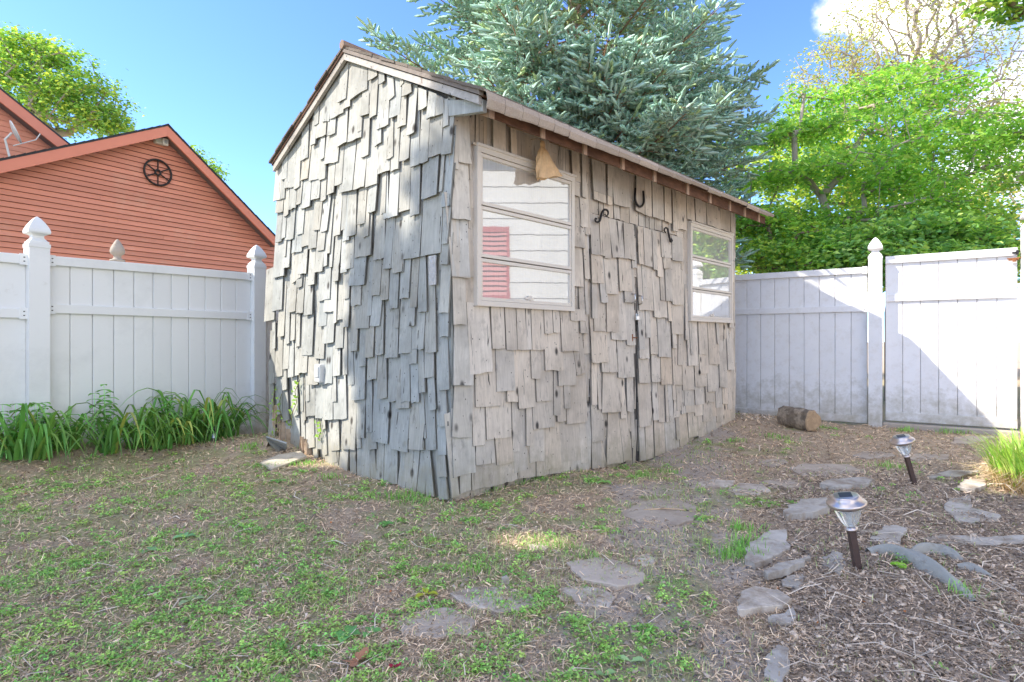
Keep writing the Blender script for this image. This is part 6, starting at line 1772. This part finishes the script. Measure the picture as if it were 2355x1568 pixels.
# yellow green trees that fill the view behind the dogwood
broad_tree('broadleaf_tree', 'yellow green tree filling the view low behind the dogwood', px3(1900, 800, 17) * [1, 1, 0],
           [B_(1760, 440, 17, 1.6, 1.5, 1.3), B_(1900, 500, 17, 2.0, 1.5, 1.6), B_(2050, 500, 17, 1.8, 1.5, 1.4), B_(1720, 580, 16, 1.3, 1.3, .9), B_(1850, 350, 17.5, 1.5, 1.3, 1.0), B_(2000, 380, 17.5, 1.6, 1.3, 1.0), B_(1960, 600, 16, 1.5, 1.3, .9)],
           30, (.30, .30, .2), (.12, .22), [(1.7, 1.2, .9), (1.3, 1.1, .9), (2.2, 1.5, 1.1)], M['leaf_tree'], 41, 'bark', .006, 60, step=.6)
broad_tree('distant_tree', 'pale olive tree low behind the gate at the right edge', px3(2250, 800, 20) * [1, 1, 0],
           [B_(2220, 500, 20, 2.0, 1.6, 1.6), B_(2330, 480, 20, 1.6, 1.6, 1.6), B_(2290, 600, 19, 1.4, 1.4, .8), B_(2150, 560, 19, 1.4, 1.4, .9)],
           26, (.3, .3, .22), (.12, .2), [(1.0, 1, .9), (1.25, 1.1, 1.0)], M['leaf_far'], 42, 'bark_pale', .012, 60)
# weeping feathery maple
broad_tree('weeping_maple', 'low mounded feathery green maple just behind the gate', px3(2060, 800, 9.6) * [1, 1, 0],
           [B_(2000, 560, 9.4, 1.0, .9, .30, 1.5), B_(2110, 540, 9.6, 1.1, .9, .34, 1.6), B_(2210, 560, 9.6, .8, .8, .28, 1.2), B_(2060, 610, 9.0, 1.2, .8, .3, 1.5), B_(1930, 600, 9.4, .8, .8, .25, 1.), B_(2190, 610, 9.0, .9, .8, .25, 1.2)],
           42, (.15, .15, .08), (.07, .14), [(.6, .75, .7), (1.1, 1.1, 1.0), (1.6, 1.35, 1.0)], M['leaf_feather'], 51, 'bark', .008, 55, step=.35, up=.2)
# leafy shrub low between the shed corner and the fence
broad_tree('broadleaf_shrub', 'bushy green shrub between the shed roof corner and the fence top', px3(1790, 800, 9.4) * [1, 1, 0],
           [B_(1760, 590, 9.4, .55, .5, .25, 1.), B_(1840, 570, 9.6, .6, .5, .4, 1.), B_(1740, 530, 10.2, .4, .5, .3, .7), B_(1900, 620, 9.2, .6, .5, .2, .8)],
           48, (.13, .13, .09), (.06, .12), G3, M['leaf_bright'], 52, 'bark', .008, 45, [px3(1790, 800, 9.4) * [1, 1, 0] + [0, 0, .8], px3(1800, 650, 9.4)], step=.3, cat='shrub')
# oak bough hanging into the top right corner: the tree stands outside the frame
broad_tree('oak_tree', 'lobed oak leaves on a bough hanging into the top right corner', (9.6, 6.4, 0),
           [B_(2285, -2, 6.4, .16, .3, .05, .4), B_(2352, 22, 6.4, .09, .2, .09, .35), B_(2500, -150, 6.4, .6, .6, .4, 1.5), ((8.8, 6.6, 6.6), (2.2, 2.0, 1.6), 6.), ((8.0, 6.4, 5.6), (1.2, .6, .6), 1.)],
           22, (.10, .10, .06), (.07, .12), G3, M['leaf_tree'], 61, 'bark', .01, 26, [np.array((9.6, 6.4, 2.5)), np.array((9.4, 6.4, 4.4))], step=.4)

# ---- shade trees outside the frame on the left; they cast the shade on the lawn and on part of the gable
Sv = np.array([S.x, S.y, S.z]); Lv = -Sv
gN = np.array([GA.N[0], GA.N[1], 0.]); gO = np.array([CX, CY, 0.])
MY = np.array([0, 300, 340, 375, 460, 520, 590, 640, 740, 800, 880, 1000, 1100, 1300], float)
MX = np.array([1100, 1060, 1015, 985, 940, 880, 845, 800, 785, 812, 850, 872, 840, 800], float)
def shade_filter(P):
    """keep foliage out of the rays that reach the sunlit part of the gable and the sunny spot of lawn"""
    t = ((gO - P) @ gN) / (Lv @ gN); H = P + Lv * t[:, None]
    s_ = (H - gO) @ np.array([GA.H[0], GA.H[1], 0.])
    on = (t > 0) & (s_ > -0.1) & (s_ < VL + .3) & (H[:, 2] > -.05) & (H[:, 2] < 3.5)
    X = 1177 + F * H[:, 0] / np.maximum(H[:, 1], .1); Y = 784 - F * (H[:, 2] - CAMZ) / np.maximum(H[:, 1], .1)
    lit = X < np.interp(Y, MY, MX) + 14 * np.sin(Y * .05) + 9 * np.sin(Y * .13)
    patch = ((X - 950) / 48) ** 2 + ((Y - 505) / 60) ** 2 < 1
    patch |= ((X - 905) / 14) ** 2 + ((Y - 640) / 50) ** 2 < 1
    keep = ~(on & (lit | patch))
    tg = P[:, 2] / Sv[2]; Gp = P + Lv * tg[:, None]
    sp_ = ((Gp[:, 0] - .17) / .36) ** 2 + ((Gp[:, 1] - 2.82) / .20) ** 2 < 1
    sp_ |= ((Gp[:, 0] + .42) / .12) ** 2 + ((Gp[:, 1] - 2.05) / .09) ** 2 < 1
    keep &= ~sp_
    keep &= ~(on & (H[:, 2] > 2.5))
    # nothing may reach into the picture or behind the shed's shadow line
    keep &= (P[:, 0] < -1.05 * np.maximum(P[:, 1], 0) - .6)
    # leave the gate and the back of the yard in the sun
    keep &= ~((Gp[:, 1] > 4.35) & (P[:, 2] > 2.0))
    keep &= (on & (H[:, 2] < 2.6)) | ((Gp[:, 0] > -4.5) & (Gp[:, 0] < 6.0) & (Gp[:, 1] > .9) & (Gp[:, 0] < 1.05 * Gp[:, 1] + .6))
    return keep
for (bx, by, lab, seed, bl) in ((-9.6, 3.0, 'broad shade tree left of the yard, nearer the red house', 71, [((-8.6, 3.1, 4.0), (1.9, 1.5, 1.5), 1.5), ((-8.8, 3.3, 6.4), (2.0, 1.3, 1.7), 1.5), ((-9.2, 2.6, 8.6), (2.0, 1.4, 1.6), 1.2), ((-8.2, 3.9, 5.9), (1.6, .7, 1.6), 1.2)]),
                          (-9.4, -.6, 'broad shade tree left of the yard, behind the camera', 72, [((-8.6, .6, 4.0), (2.0, 1.8, 1.6), 1.5), ((-9.0, .8, 6.6), (2.0, 1.7, 1.8), 1.5), ((-9.2, .2, 9.0), (2.0, 1.9, 1.4), 1.1), ((-8.6, .9, 5.2), (1.6, 1.2, 2.0), 1.)])):
    broad_tree('shade_tree', lab, (bx, by, 0), bl, 120, (.30, .30, .26), (.13, .20), G3, M['leaf_tree'], seed, 'bark', .012, 90, [np.array((bx, by, 1.8)), np.array((bx + .1, by, 3.0))], step=.6, filt=shade_filter)

# trees outside the frame on the right; the small window mirrors them
broad_tree('broadleaf_tree', 'green tree outside the picture on the right, mirrored in the small shed window', (13.5, 10.6, 0),
           [((13.2, 10.4, 3.0), (2.0, 1.8, 1.5), 1.5), ((13.0, 10.8, 5.0), (2.0, 1.8, 1.5), 1.3), ((15.2, 9.6, 4.0), (1.8, 1.8, 2.0), 1.3), ((12.6, 11.6, 3.6), (1.2, 1.2, 1.2), 1.0)],
           60, (.28, .28, .2), (.12, .2), G3, M['leaf_tree'], 81, 'bark', .01, 60, step=.6)
